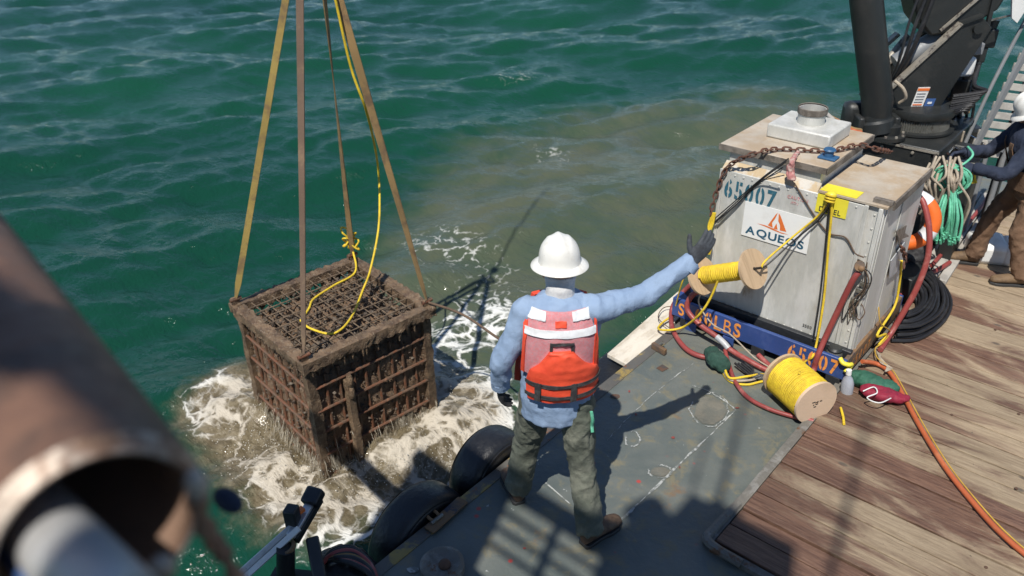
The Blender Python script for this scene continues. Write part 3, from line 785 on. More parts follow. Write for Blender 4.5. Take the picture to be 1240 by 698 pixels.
# yellow rope: down the tan strap to the back corner knot, with a loop over the grid
zt = ZT + .012
kn = lug(1, 1) + V((0, 0, .10))
ar = lug(1, -1); tr = lambda t: ar.lerp(APEX, t)
P = [tr(.98) + V((.03, -.04, 0)), tr(.80) + V((.04, -.06, 0)), tr(.62) + V((-.02, -.06, 0)), tr(.52) + V((-.10, .04, -.1))]
P += [onz(458, 205, .75), onz(459, 270, .42), onz(449, 325, .10), onz(440, 350, zt), onz(425, 385, zt), onz(404, 404, zt), onz(376, 398, zt), onz(364, 388, zt + .01)]
rope('yellow_rope', P, .010, m_yrope, 'yellow rope hanging beside the tan strap and looped on the cage top')
P = [onz(364, 389, zt), onz(374, 374, zt), onz(380, 362, zt), onz(404, 346, zt), onz(430, 330, zt), kn + V((.02, 0, -.06)), kn]
rope('yellow_rope', P, .010, m_yrope, 'yellow rope crossing the cage grid to the corner knot')
P = []
for k in range(34):
    t = k * .55; rr = .055 + .035 * math.sin(k * 1.7); P.append(kn + V((math.cos(t) * rr, math.sin(t) * rr * .8, .07 * math.sin(k * .9) + .004 * k)))
rope('yellow_rope', P, .009, m_yrope, 'knotted yellow rope at the back corner of the cage', sm=4)
rope('tag_line', [lug(1, -1) + V((.02, 0, .0)), onz(560, 381, -.06), onz(605, 411, -.05), onz(660, 446, -.02), V((XE + .03, onz(712, 480, 0).y, .06))], .011, m_brope, 'dark tag line running from the cage corner to the boat')
clt = thing('cleat', (XE + .03, onz(712, 480, 0).y, 0), 'small rusty cleat on the deck edge taking the tag line', 'cleat')
q = V(clt.location)
MB().cyl(q, q + V((0, 0, .06)), .02, n=10).build('stem', m_rusty, clt); MB().tube([q + V((0, -.08, .075)), q + V((0, 0, .06)), q + V((0, .08, .075))], [.01, .018, .01], 8).build('horn', m_rusty, clt)

# ------------------------------------------------------------------ lettering
def text_mesh(body, size, bold=0, cut=False):
    cu = bpy.data.curves.new('t', 'FONT'); cu.body = body; cu.size = size; cu.offset = 0 if body == 'B' else bold; cu.resolution_u = 5; cu.align_x = 'LEFT'
    o = bpy.data.objects.new('t', cu); COL.objects.link(o); dg = bpy.context.evaluated_depsgraph_get(); dg.update()
    me = bpy.data.meshes.new_from_object(o.evaluated_get(dg)); bpy.data.objects.remove(o); bpy.data.curves.remove(cu)
    bm = bmesh.new(); bm.from_mesh(me); bpy.data.meshes.remove(me)
    bmesh.ops.triangulate(bm, faces=bm.faces)
    xs = [v.co.x for v in bm.verts]; x0, x1 = min(xs), max(xs)
    if cut:
        g = size * .035; mid = (x0 + x1) / 2
        for xx in (mid - g, mid + g):
            bmesh.ops.bisect_plane(bm, geom=bm.verts[:] + bm.edges[:] + bm.faces[:], plane_co=(xx, 0, 0), plane_no=(1, 0, 0))
        dl = [f for f in bm.faces if mid - g < f.calc_center_median().x < mid + g]
        bmesh.ops.delete(bm, geom=dl, context='FACES')
    return bm, x0, x1
def letters(body, o, du, dv, size, m, parent, name, bold=.0, stencil=False, wx=1.0, gap=.12, fit=None):
    """body from point o along du with letter height along dv; one mesh per character"""
    o = V(o); du = V(du).normalized(); dv = V(dv).normalized(); x = 0
    if fit:
        tot = 0; n_ = 0
        for ch in body:
            bm, x0, x1 = text_mesh(ch, size, bold); bm.free(); tot += x1 - x0; n_ += 1
        wx = (fit - (n_ - 1) * size * gap) / tot
    for ch in body:
        if ch == ' ': x += size * .35; continue
        bm, x0, x1 = text_mesh(ch, size, bold, stencil and ch in '650')
        nn = du.cross(dv)
        for v in bm.verts: v.co = o + du * ((v.co.x - x0) * wx + x) + dv * v.co.y + nn * .0
        me = bpy.data.meshes.new(name); bm.to_mesh(me); bm.free(); me.materials.append(m); link(name, me, parent)
        x += (x1 - x0) * wx + size * gap
    return x

# ------------------------------------------------------------------ tank on its skid
TX0, TX1, TY0, TY1, TZ0, TZ1 = -2.45, -1.305, 5.03, 5.90, .225, 1.325
tk = thing('storage_tank', ((TX0 + TX1) / 2, (TY0 + TY1) / 2, TZ0), 'grey galvanised fuel tank numbered 65007 strapped on a blue skid', 'tank')
MB().bb(TX0, TX1, TY0 + .018, TY1, TZ0, TZ1).build('shell', m_tank, tk, bevel=.012)
MB().bb(TX0 - .004, -1.425, TY0, TY0 + .016, TZ0 + .004, TZ1 - .004).build('front_panel', m_tank, tk, bevel=.006)
for x in (TX0 + .003, -1.425, TX1 - .03): MB().bb(x, x + .026, TY0 - .012, TY0 - .001 if x < -1.4 else TY0 + .017, TZ0, TZ1 + .002).build('corner_rib', m_tank, tk, bevel=.003)
for y_ in (TY0 + .05, 5.42): MB().bb(TX1 + .001, TX1 + .008, y_, y_ + .016, TZ0, TZ1 - .01).build('side_rib', m_tank, tk, bevel=.003)
# right hand flat cover
MB().bb(-1.735, -1.285, TY0 - .005, 5.86, TZ1 + .003, TZ1 + .022).build('flat_cover', m_tanktop, tk, bevel=.003)
MB().bb(-1.281, -1.268, TY0 + .09, 5.86, TZ1 - .03, TZ1 + .026).build('cover_lip', m_lip, tk)
MB().bb(-1.39, -1.27, TY0 + .02, TY0 + .06, TZ1 + .024, TZ1 + .05).build('cover_lip', m_lip, tk)
# raised hatch on the left
MB().bb(TX0 + .02, -1.76, TY0 + .075, 5.87, TZ1 + .002, 1.462).build('hatch_coaming', m_tank, tk, bevel=.006)
mb = MB().prism([(TX0 + .005, TY0 + .004, TZ1 - .005), (-1.745, TY0 + .004, TZ1 - .005), (-1.745, TY0 + .07, TZ1 + .045), (TX0 + .005, TY0 + .07, TZ1 + .045)], (0, .003, -.045)); mb.build('shoulder_strip', m_stain, tk, bevel=.004)
MB().bb(TX0 - .05, -1.725, TY0 + .055, 5.92, 1.464, 1.484).build('hatch_cover', m_tanktop, tk, bevel=.003)
MB().bb(TX0 - .055, -1.72, TY0 + .045, TY0 + .053, 1.44, 1.482).build('cover_rim', m_lip, tk); MB().bb(-1.723, -1.715, TY0 + .045, 5.92, 1.436, 1.482).build('cover_rim', m_lip, tk)
p = onz(975, 155, 1.62)
VB = onz(978, 178, 1.485)
vx, vy = -2.06, 5.57
MB().bb(vx - .25, vx + .21, vy - .17, vy + .22, 1.485, 1.585).build('vent_box', m_tank, tk, bevel=.012)
vs_ = MB().lathe([(.095, 0), (.095, .10), (.088, .10), (.088, .02), (.001, .02)], (vx - .02, vy + .04, 1.586), n=36).build('vent_stack', m_tank, tk)
MB().lathe([(.101, .065), (.103, .07), (.103, .108), (.099, .112), (.094, .108)], (vx - .02, vy + .04, 1.586), n=36).build('stack_rim', m_lip, vs_)
MB().lathe([(.0001, .022), (.087, .024)], (vx - .02, vy + .04, 1.586), n=36).build('stack_screen', m_blk, vs_)
bx_ = onz(1003, 192, 1.485)
MB().box(bx_ + V((0, 0, .008)), (.12, .09, .014)).build('cap_flange', m_lblue, tk, bevel=.003)
MB().lathe([(.001, .07), (.035, .07), (.042, .06), (.03, .05), (.03, .012)], bx_, n=20).build('filler_cap', m_lblue, tk)
# dent plate, data plate and fittings on the right side
def sidequad(name, pts, m, t=.006, par=tk):
    return MB().prism([onx(u, v, TX1 + .016) for u, v in pts], (t, 0, 0)).build(name, m, par)
sidequad('data_plate', [(1078, 316), (1095, 293), (1096, 305), (1094, 322), (1076, 337)], m_pvc)
sidequad('torn_bracket', [(1084, 280), (1097, 273), (1095, 282), (1100, 286), (1092, 289), (1088, 297), (1087, 288)], m_valve)
# number and signs on the front
FY = TY0 - .0035
def fpt(u, v, y=FY): return ony(u, v, y)
a, b = fpt(878, 229), fpt(940, 246)
wtot = (b - a).length
letters('65007', V((a.x - .005, FY, fpt(880, 233).z - .03)), (1, 0, 0), (0, 0, 1), .185, m_teal, tk, 'stencil_digit', .005, True, .78, .10, fit=b.x - a.x)
a, b = fpt(903, 241), fpt(984, 268); c_, d_ = fpt(898, 284), fpt(977, 308)
SX0, SX1, SZ0, SZ1 = (a.x + c_.x) / 2, (b.x + d_.x) / 2, (c_.z + d_.z) / 2, (a.z + b.z) / 2
sg = MB().bb(SX0, SX1, FY - .004, FY, SZ0, SZ1).build('logo_sign', m_sign, tk, label='white sign with an orange sail emblem over dark blue letters')
sy = FY - .0055
W_, H_ = SX1 - SX0, SZ1 - SZ0
def sp(u, v): return V((SX0 + W_ * u, sy, SZ0 + H_ * v))
def sflat(name, pts, m): MB().add([sp(*q) for q in pts], [tuple(range(len(pts)))]).build(name, m, sg, ang=None)
sflat('emblem', [(.34, .53), (.385, .50), (.475, .86), (.50, .92), (.49, .84), (.475, .74), (.44, .60), (.46, .47), (.40, .49)], m_ologo)
sflat('emblem', [(.515, .92), (.545, .86), (.665, .46), (.57, .45), (.56, .60), (.525, .70)], m_ologo)
sflat('emblem', [(.475, .45), (.505, .62), (.535, .45)], m_ologo)
sw = [(.22, .46), (.34, .475), (.46, .45), (.58, .405), (.70, .40), (.60, .375), (.47, .40), (.36, .435)]
MB().add([sp(*q) for q in sw], [(0, 1, 7), (1, 2, 6, 7), (2, 3, 5, 6), (3, 4, 5)]).build('emblem', m_ologo, sg, ang=None)
letters('AQUEOS', sp(.06, .10), (1, 0, 0), (0, 0, 1), H_ * .31, m_navy, sg, 'letter', .0022, False, 1, .13, fit=W_ * .88)
a, b, c_, d_ = fpt(990, 220), fpt(1040, 222), fpt(1028, 256), fpt(988, 246)
Y0, Y1 = fpt(989, 244).x, fpt(1027, 250).x
ys_ = MB().bb(Y0, Y1, FY - .003, FY + .0005, 1.195, TZ1 - .002).build('fuel_sign', m_signy, tk, label='yellow fuel sign folded over the tank edge')
MB().prism([(Y0 + .005, TY0 + .002, TZ1 + .0235), (Y1 + .04, TY0 + .002, TZ1 + .0235), (Y1 + .04, TY0 + .13, TZ1 + .0235), (Y0 + .005, TY0 + .13, TZ1 + .0235)], (0, 0, .003)).build('fuel_sign_top', m_signy, tk)
letters('DIESEL', V((Y0 + .025, FY - .0045, 1.207)), (1, 0, 0), (0, 0, 1), .05, m_blk, ys_, 'letter', .001, False, .95, .1)
a = fpt(955, 240); letters('CAUTION', V((a.x - .01, FY, a.z)), (1, 0, 0), (0, 0, 1), .032, m_pinkl, tk, 'letter', .001, False, .9, .1)
letters('HOT', V((a.x + .02, FY, a.z - .035)), (1, 0, 0), (0, 0, 1), .026, m_pinkl, tk, 'letter', .001, False, .9, .1)
a = fpt(972, 394); letters('3500', V((a.x, FY, a.z - .01)), (1, 0, 0), (0, 0, 1), .034, m_blk, tk, 'letter', .0005, False, .9, .12)
rv = MB().lathe([(.001, .005), (.006, .004), (.008, 0)], (0, 0, 0), V((0, -1, 0)), 8).mesh('rivet'); rv.materials.append(m_tank)
for k in range(15):
    for zz_ in (TZ0 + .03, TZ1 - .03):
        o = bpy.data.objects.new('rivet', rv); COL.objects.link(o); o.location = (TX0 + .05 + k * .066, FY + .003, zz_); adopt(o, tk)
for k in range(11):
    for xx_ in (-1.36,):
        o = bpy.data.objects.new('rivet', rv); COL.objects.link(o); o.location = (xx_, TY0 + .0175, TZ0 + .06 + k * .098); adopt(o, tk)
KN = V(((Y0 + Y1) / 2 - .01, TY0 - .03, TZ1 + .0))
kb = MB().ball(KN + V((0, .01, .015)), .035, 12, 8, (1, 1, .8)); kb.cyl(KN + V((0, .04, 0)), KN, .022, n=12).build('tie_knob', m_signy, tk)

sk = thing('tank_skid', ((TX0 + TX1) / 2, 5.45, 0), 'blue steel skid with orange stencilled lettering under the tank', 'skid')
SY = 4.895; SXL, SXR = -2.66, -1.285
MB().bb(SXL, SXR, SY, SY + .03, .075, .235).build('front_beam', m_blue, sk, bevel=.006)
MB().bb(SXL, SXR - .001, SY + .031, SY + .05, .075, .09).build('front_beam', m_blue, sk)
MB().bb(SXR - .03, SXR + .001, SY + .031, 6.02, .076, .237).build('side_beam', m_rusty, sk, bevel=.006)
MB().bb(SXL, SXL + .03, SY + .031, 6.02, .076, .236).build('side_beam', m_blue, sk, bevel=.006)
MB().bb(SXL, SXR, 6.021, 6.05, .075, .235).build('back_beam', m_blue, sk, bevel=.006)
MB().bb(SXL + .03, SXR - .03, SY + .05, 6.02, .09, .12).build('drip_pan', m_pan, sk)
MB().bb(TX0 - .12, TX1 + .012, TY0 - .05, TY0 - .006, .121, .262).build('bearer', m_hull, sk, bevel=.006)
MB().bb(TX1 + .001, TX1 + .012, TY0 + .01, TY1, .121, .224).build('bearer', m_hull, sk)
MB().bb(TX0 + .02, TX1 - .02, TY0 + .05, TY0 + .12, .121, .2245).build('bearer', m_hull, sk); MB().bb(TX0 + .02, TX1 - .02, TY1 - .12, TY1 - .05, .121, .2245).build('bearer', m_hull, sk)
for x_ in (SXL + .08, (SXL + SXR) / 2, SXR - .12): MB().bb(x_, x_ + .10, SY + .002, 6.04, .0, .0748).build('foot', m_hull, sk, bevel=.004)
for x_ in (-2.52, -2.20): 
    MB().prism([(x_, SY - .012, .0), (x_ + .09, SY - .012, .0), (x_ + .09, SY - .012, .073), (x_ + .0, SY - .012, .073)], (0, .010, 0)).build('gusset', m_blue, sk)
letters('65007', V((ony(956, 425, SY).x - .01, SY - .003, .10)), (1, 0, 0), (0, 0, 1), .165, m_ostn, sk, 'stencil_digit', .004, True, .80, .12, fit=ony(1018, 445, SY).x - ony(956, 425, SY).x)
letters('S', V((-2.60, SY - .003, .105)), (1, 0, 0), (0, 0, 1), .148, m_ostn, sk, 'stencil_letter', .003, True, .80, .12)
letters('00LBS', V((ony(843, 370, SY).x, SY - .003, .10)), (1, 0, 0), (0, 0, 1), .165, m_ostn, sk, 'stencil_letter', .004, True, .80, .12, fit=ony(898, 395, SY).x - ony(843, 370, SY).x)
letters('65007', V((SXR + .004, 5.0, .11)), (0, 1, 0), (0, 0, 1), .12, m_ostn, sk, 'stencil_digit', .002, True, .8, .3)

# chain over the hatch
lk_ = []
for k in range(13):
    t = 2 * math.pi * k / 12; lk_.append(V((.019 * math.cos(t) + (.012 if math.cos(t) > 0 else -.012), .015 * math.sin(t), 0)))
lm = MB().tube(lk_, .0062, 6, False).mesh('chain_link'); lm.materials.append(m_chain)
def chain(pts, label):
    P = smooth_path(pts, 14); c = thing('chain', P[0], label, 'chain'); acc = 0; nxt = 0; k = 0
    for i in range(len(P) - 1):
        a, b = P[i], P[i+1]; L = (b - a).length
        while nxt <= acc + L:
            p = a.lerp(b, (nxt - acc) / max(L, 1e-6)); o = bpy.data.objects.new('link', lm); COL.objects.link(o); o.location = p
            q = (b - a).to_track_quat('X', 'Z'); o.rotation_mode = 'QUATERNION'; o.rotation_quaternion = q @ Matrix.Rotation(math.pi / 2 * (k % 2) + .4, 4, 'X').to_quaternion(); adopt(o, c)
            nxt += .046; k += 1
        acc += L
zc = 1.502
chain([onz(1078, 184, 1.37), onz(1062, 181, zc), onz(1040, 176, zc + .01), onz(1005, 183, zc), onz(972, 182, zc), onz(942, 181, zc), onz(915, 186, zc), (ony(882, 202, TY0 - .015)), ony(868, 232, TY0 - .03), ony(860, 262, TY0 - .05)], 'rusty chain laid over the tank hatch and down its corner')
mb = MB().tube(smooth_path([onz(966, 184, 1.50), ony(960, 194, TY0 - .0), ony(957, 206, TY0 - .02), ony(959, 218, TY0 - .02)], 5), [.012 + .0012 * i for i in range(16)], 10)
tag(baked(mb, 'rag', m_pinkr, [('REMESH', dict(mode='VOXEL', voxel_size=.006)), ('DISPLACE', dict(texture=clouds('rag_fold', .03), strength=.035, mid_level=.5))]), 'pinkish rag tied to the chain on the tank hatch', 'rag')
for i, (p, q) in enumerate((((955, 192), (862, 268)), ((952, 196), (862, 272)), ((948, 203), (866, 270)))):
    rope('tie_wire', [onz(p[0], p[1], 1.49), ony(925 - 4*i, 214 + 5*i, TY0 - .014), ony((p[0] + q[0]) / 2 - 14, (p[1] + q[1]) / 2 + 10, TY0 - .03), ony(q[0], q[1], TY0 - .05)], .0045, m_black, 'thin black lashing lines crossing the tank number', 'line', 'lashing lines over the tank number')
rope('lashing_tail', [ony(962, 222, TY0 - .012), ony(984, 258, TY0 - .012), ony(1003, 282, TY0 - .012), ony(1024, 288, TY0 - .014), ony(1035, 306, TY0 - .01), ony(1046, 312, TY0 - .014)], .005, m_brope, 'thin dark cord trailing across the tank front', 'cord')
# corner pull ropes
for i in range(3): rope('yellow_rope', [ony(866 - i, 258, TY0 - .05), ony(862 - 2*i, 275, TY0 - .06), ony(854 + 4*i, 292, TY0 - .08), ony(857 + i, 308, TY0 - .09)], .009, m_yrope, 'short yellow rope strands hanging at the tank corner above the glove', 'rope', 'yellow strands at the tank corner')

# ------------------------------------------------------------------ rope reels
def reel(a, b, rf, rb, turns, layers, label, m_end, mark=False):
    a = V(a); b = V(b); ax = (b - a).normalized(); L = (b - a).length; sd, u = frame(ax)
    t = thing('rope_reel', (a + b) / 2 - V((0, 0, rf)), label, 'reel', 'reels of yellow rope')
    for p, s in ((a, -1), (b, 1)):
        MB().lathe([(.012, .016 * s), (rf, .016 * s), (rf, -.004 * s), (.012, -.004 * s), (.012, .016 * s)], p, ax, 48).build('end_disc', m_end if s > 0 else m_wood2, t, 30)
    MB().lathe([(rb * .8, 0), (rb * .8, L)], a, ax, 24).build('core', m_wood2, t)
    mb = MB()
    for ly in range(layers):
        rr = rb - .012 * (layers - 1 - ly); P = []; n = int(turns * 20)
        for i in range(n + 1):
            th = 2 * math.pi * i / 20; q = i / n
            wob = .003 * noise.noise(V((i * .05, ly * 9, 0)))
            P.append(a + ax * (.016 + (L - .032) * (q if ly % 2 == 0 else 1 - q) + .004 * noise.noise(V((i * .03, 7.7, ly)))) + sd * ((rr + wob) * math.cos(th)) + u * ((rr + wob) * math.sin(th)))
        mb.tube(P, .0085, 5, False)
    mb.build('winding', m_yrope, t, 80)
    if mark:
        o_ = b + ax * .0175
        du = sd; dv = u
        for ua, va, wa in ((-.04, .012, .018), (-.012, .012, .012), (.012, .014, .026), (-.012, -.006, .022), (.018, -.008, .010), (.0, -.026, .02)):
            c0 = o_ + du * ua + dv * va; MB().add([c0 - dv * .004, c0 + du * wa - dv * .004, c0 + du * wa + dv * .005, c0 + dv * .005], [(0, 1, 2, 3)]).build('stamp_mark', m_blk, t, ang=None)
    return t
RL, RR = ony(851, 334, 4.80), ony(911, 326, 4.74)
reel(RL, RR, .142, .060, 25, 1, 'small reel of yellow rope hung against the tank front', m_wood2)
MB_ = MB().tube([RL - (RR - RL) * .12, RR + (RR - RL) * .18], .009, 8)
bar = MB_.build('hanging_bar', m_black); tag(bar, 'thin black bar through the small reel on the tank front', 'bar')
D3 = onz(987, 487, .160); D2 = D3 + V((-.86, .47, 0)).normalized() * .33; D2.z = .160
ax = (D3 - D2).normalized(); reel(D2, D3, .158, .145, 26, 2, 'fat reel of yellow rope lying on the steel deck', m_woodp, True)

# ropes around the tank
rope('yellow_rope', [KN + V((0, -.03, -.01)), ony(990, 262, TY0 - .02), ony(960, 287, 4.96), ony(928, 315, 4.80), RR + (RR - RL) * .17], .0075, m_yrope, 'yellow line from the sign knob to the small reel')
rope('black_line', [KN + V((.012, -.035, -.02)), ony(992, 266, TY0 - .025), ony(962, 291, 4.95), ony(930, 320, 4.79), RR + (RR - RL) * .12], .006, m_black, 'black line beside the yellow one from sign knob to small reel', 'line')
rope('yellow_rope', [KN + V((.0, -.02, .02)), ony(1007, 256, TY0 - .025), ony(1003, 300, TY0 - .03), ony(998, 360, TY0 - .04), ony(990, 410, TY0 - .07), ony(984, 432, SY - .01), ony(975, 438, SY - .025), onz(968, 452, .32)], .0085, m_yrope, 'yellow rope hanging down the tank front to the fat reel')
rope('black_line', [KN + V((.0, -.02, .0)), ony(1003, 262, TY0 - .018), ony(999, 305, TY0 - .02), ony(993, 360, TY0 - .025), ony(985, 412, TY0 - .06)], .006, m_black, 'black line hanging beside the yellow rope on the tank front', 'line')
for k in range(3): rope('yellow_rope', [KN + V((-.03, -.01, .02 - .02*k)), KN + V((0, -.04, .03 - .02*k)), KN + V((.03, -.01, .02 - .02*k)), KN + V((0, .03, .02 - .015*k)), KN + V((-.03, -.01, .02 - .02*k))], .008, m_yrope, 'yellow rope turns wound round the sign knob', 'rope', 'turns on the sign knob')
# small reel free end to the deck edge
rope('yellow_rope', [ony(871, 336, 4.73), ony(860, 362, 4.72), ony(846, 382, 4.70), onz(828, 396, .10), onz(810, 400, .06), onz(797, 398, .02), onz(806, 388, .02), onz(824, 378, .05)], .009, m_yrope, 'yellow rope falling from the small reel to the deck edge')
rope('yellow_rope', [onz(836, 330, .35), ony(842, 314, 4.85), ony(835, 325, 4.82), ony(826, 342, 4.8), onz(818, 372, .15)], .006, m_yrope, 'thin yellow rope hanging behind the gloved hand')
rope('thin_wire', [onz(834, 372, .02), onz(806, 372, .02), onz(797, 384, .02), onz(806, 394, .02), onz(816, 400, .02)], .004, m_brope, 'thin grey wire loop at the end of the white board', 'wire')

# hoses
zr = .028
rope('red_hose', [ony(850, 352, 4.86), ony(838, 358, 4.84), ony(832, 374, 4.82), ony(846, 392, 4.80), ony(868, 408, 4.78), ony(882, 422, 4.76), onz(905, 436, .05), onz(928, 448, zr), onz(945, 452, zr), onz(985, 470, zr)], .021, m_red, 'pinkish red hose bending over the skid and along its front', 'hose')
MB_ = MB().tube(smooth_path([ony(868, 408, 4.777), ony(876, 415, 4.768), ony(882, 422, 4.76)], 4), .024, 10); tag(MB_.build('tape_wrap', m_pvc), 'grey tape wrapped round the pinkish hose', 'tape')
rope('red_hose', [onz(836, 345, .30), onz(820, 362, .16), onz(813, 378, .06), onz(815, 400, zr), onz(830, 422, zr), onz(850, 432, zr), onz(870, 432, zr)], .020, m_red, 'red hose curling over the deck edge to the green cloth', 'hose')
rope('red_hose', [onz(878, 424, .05), onz(882, 440, zr), onz(890, 462, zr), onz(905, 481, zr), onz(928, 494, zr), onz(955, 503, zr), onz(985, 510, zr)], .0155, m_red, 'thin red hose running on the deck below the fat reel', 'hose')
rope('red_hose', [onz(918, 430, .06), onz(935, 446, zr), onz(960, 462, zr), onz(990, 478, zr)], .021, m_red, 'dark red hose pair going behind the fat reel', 'hose')
rope('red_hose', [ony(1040, 330, TY0 - .05), ony(1032, 341, TY0 - .07), ony(1015, 376, TY0 - .08), ony(1000, 408, TY0 - .10), ony(990, 432, SY - .03), ony(986, 446, SY - .04), onz(980, 460, .06)], .021, m_red, 'red hose dropping from the tank outlet across the skid lettering', 'hose')
for k in range(3):
    rope('yellow_cable', [onz(880, 432 + 3*k, .03), onz(874 + 2*k, 446, .012 + .018*k), onz(884, 462 - 2*k, .012 + .018*k), onz(905, 466 - 5*k, .012 + .018*k), onz(925, 462 - 4*k, .014), onz(945, 465, .014)], .009, m_yrope if k != 1 else m_beige, 'loop of yellow cable on the deck beside the fat reel', 'cable', 'cable loops beside the fat reel')
for k in range(4):
    rope('black_cable', [onz(890 + 4*k, 440, .05), onz(902 + 3*k, 450 - k, .04), onz(914, 458 - 2*k, .03), onz(935, 460 - k, .03)], .009, m_black, 'tangled black cable on the deck under the skid', 'cable', 'black cables under the skid')
rope('grey_cable', [ony(856, 345, 4.84), ony(846, 366, 4.83), ony(862, 392, 4.81), ony(884, 405, 4.80), onz(912, 432, .10), onz(930, 444, .05)], .006, m_beige, 'thin grey cable following the pinkish hose', 'cable')
# green cloth over a coupling
mb = MB().ball(onz(868, 436, .07), .085, 14, 10, (1.0, .9, .75)); mb.ball(onz(862, 428, .07), .06, 12, 8); mb.ball(onz(875, 442, .06), .06, 12, 8)
tx = clouds('cloth_fold', .05)
o = baked(mb, 'cloth', m_gcloth, [('REMESH', dict(mode='VOXEL', voxel_size=.008)), ('SMOOTH', dict(iterations=3)), ('DISPLACE', dict(texture=tx, strength=.035, mid_level=.5))]); tag(o, 'dark green cloth wrapped round a hose coupling on deck', 'cloth')
# tank outlet valve, corner fittings
ov = thing('outlet_valve', ony(1043, 322, TY0 - .03), 'rusty outlet valve and fittings low on the tank corner', 'valve')
MB().cyl(ony(1041, 321, TY0 + .02), ony(1041, 323, TY0 - .07), .032, n=18).build('flange', m_rusty, ov); MB().ball(ony(1043, 325, TY0 - .06), .024, 12, 8).build('body', m_rusty, ov)
for u, v in ((1047, 345), (1036, 364), (1042, 352)): MB().box(ony(u, v, TY0 - .012), (.06, .03, .035)).build('clip', m_valve, ov, bevel=.004)
for k in range(4):
    rope('tie_wire', [ony(1038 + 4*k, 318, TY0 - .03), ony(1055 - 3*k, 334 + 5*k, TY0 - .04), ony(1048 - 5*k, 356 + 3*k, TY0 - .03), ony(1030 + 3*k, 372 + 5*k, TY0 - .03), ony(1020 + 9*k, 388 - 3*k, TY0 - .03), ony(1022 + 7*k, 368, TY0 - .02)], .004, m_brope if k % 2 else m_black, 'loose thin wires looped below the tank outlet', 'wire', 'wires below the tank outlet')
fp = thing('filter_pot', onz(1016, 442, .12), 'dull metal filter pot in the skid corner under the tank', 'pot')
q = onz(1018, 437, .12); q.y = 4.975; q.x = -1.40
MB().lathe([(.001, .0), (.052, 0), (.056, .02), (.056, .10), (.05, .115), (.03, .12)], V((q.x, q.y, .121)), n=28).build('body', m_valve, fp)
MB().lathe([(.05, .115), (.052, .13), (.04, .145), (.001, .15)], V((q.x, q.y, .122)), n=28).build('lid', m_crane, fp)
rope('yellow_rope', [V((-1.33, 4.885, .25)), V((-1.30, 4.87, .23)), V((-1.265, 4.89, .22)), V((-1.26, 4.93, .20)), V((-1.275, 4.875, .16))], .016, m_signy, 'yellow tape flag tied on the skid corner', 'tape')
rope('yellow_rope', [onz(1018, 494, ZP + .01), onz(1021, 505, ZP + .01), onz(1022, 514, ZP + .01)], .009, m_yrope, 'short yellow rope end lying on the planks under the bottle')

# spray bottle, bags on the deck corner
bt = thing('bottle', onz(1027, 480, ZP), 'clear plastic bottle hanging at the skid corner', 'bottle')
A_ = ony(1024, 486, 4.84); B_ = ony(1028, 450, 4.84); dd = (B_ - A_)
MB().lathe([(.001, 0), (.035, 0), (.042, .012), (.042, dd.length * .62), (.03, dd.length * .78), (.016, dd.length * .86), (.016, dd.length)], A_, dd, 24).build('body', m_bottle, bt)
MB().lathe([(.019, dd.length * .9), (.019, dd.length * 1.05), (.001, dd.length * 1.06)], A_, dd, 18).build('cap', m_white, bt)
tx2 = clouds('bag_fold', .07)
def bag(c, sc, m, name, label, rot):
    mb = MB().ball(c, .1, 16, 10, sc, Matrix.Rotation(rot, 3, 'Z')); mb.ball(c + V((sc[0]*.07, .02, .0)), .07, 12, 8, sc, Matrix.Rotation(rot + .4, 3, 'Z'))
    o = baked(mb, name, m, [('REMESH', dict(mode='VOXEL', voxel_size=.009)), ('SMOOTH', dict(iterations=2)), ('DISPLACE', dict(texture=tx2, strength=.05, mid_level=.5))]); return tag(o, label, 'bag')
bag(onz(1052, 462, ZP + .055), (1.5, .75, .6), m_gbag, 'green_bag', 'green plastic bag on the planks at the skid corner', -.1)
bag(onz(1066, 477, ZP + .045), (1.35, .7, .5), m_rbag, 'crimson_bag', 'crimson plastic bag on the planks beside the green bag', .2)
rope('bag_cord', [onz(1045, 474, ZP+.07), onz(1058, 469, ZP+.10), onz(1062, 476, ZP + .10), onz(1050, 482, ZP + .08), onz(1066, 488, ZP+.08), onz(1086, 478, ZP + .06)], .0045, m_white, 'white cord lying across the two bags', 'cord')
# orange hose with a yellow line tied along it
hp = [onz(1044, 438, .12), onz(1062, 441, .07), onz(1078, 452, ZP + .025), onz(1092, 476, ZP + .022), onz(1116, 520, ZP + .022), onz(1146, 568, ZP + .022), onz(1180, 611, ZP + .022), onz(1212, 646, ZP + .022), onz(1250, 678, ZP + .022), onz(1330, 735, ZP + .022)]
rope('orange_hose', hp, .0165, m_orange, 'orange hose snaking across the wooden deck', 'hose')
yp = [onz(1064, 372, .42), V((-1.255, 5.42, .30)), onz(1078, 402, .12), onz(1068, 416, ZP + .06), onz(1060, 422, ZP + .05), onz(1062, 433, ZP + .05), onz(1072, 441, ZP + .05)] + [p + V((.018, .012, .012)) for p in hp[2:]]
rope('yellow_rope', yp, .0048, m_strapo, 'yellow line lashed along the orange hose')
rope('yellow_cable', [onx(1092, 316, TX1 + .03), onx(1089, 345, TX1 + .04), onx(1083, 372, TX1 + .05), V((-1.25, 5.38, .22)), onz(1073, 405, .12), onz(1064, 418, .08)], .009, m_yrope, 'yellow cable hanging down the right side of the tank', 'cable')
for k in range(4): rope('beige_cord', [onz(1060 + 2*k, 424 + 2*k, ZP + .03), onz(1066, 433 + 2*k, ZP + .05), onz(1074 + 2*k, 443 + k, ZP + .045), onz(1072, 450, ZP + .045)], .005, m_beige, 'beige cord lashing round the orange hose', 'cord', 'cord lashing on the orange hose')

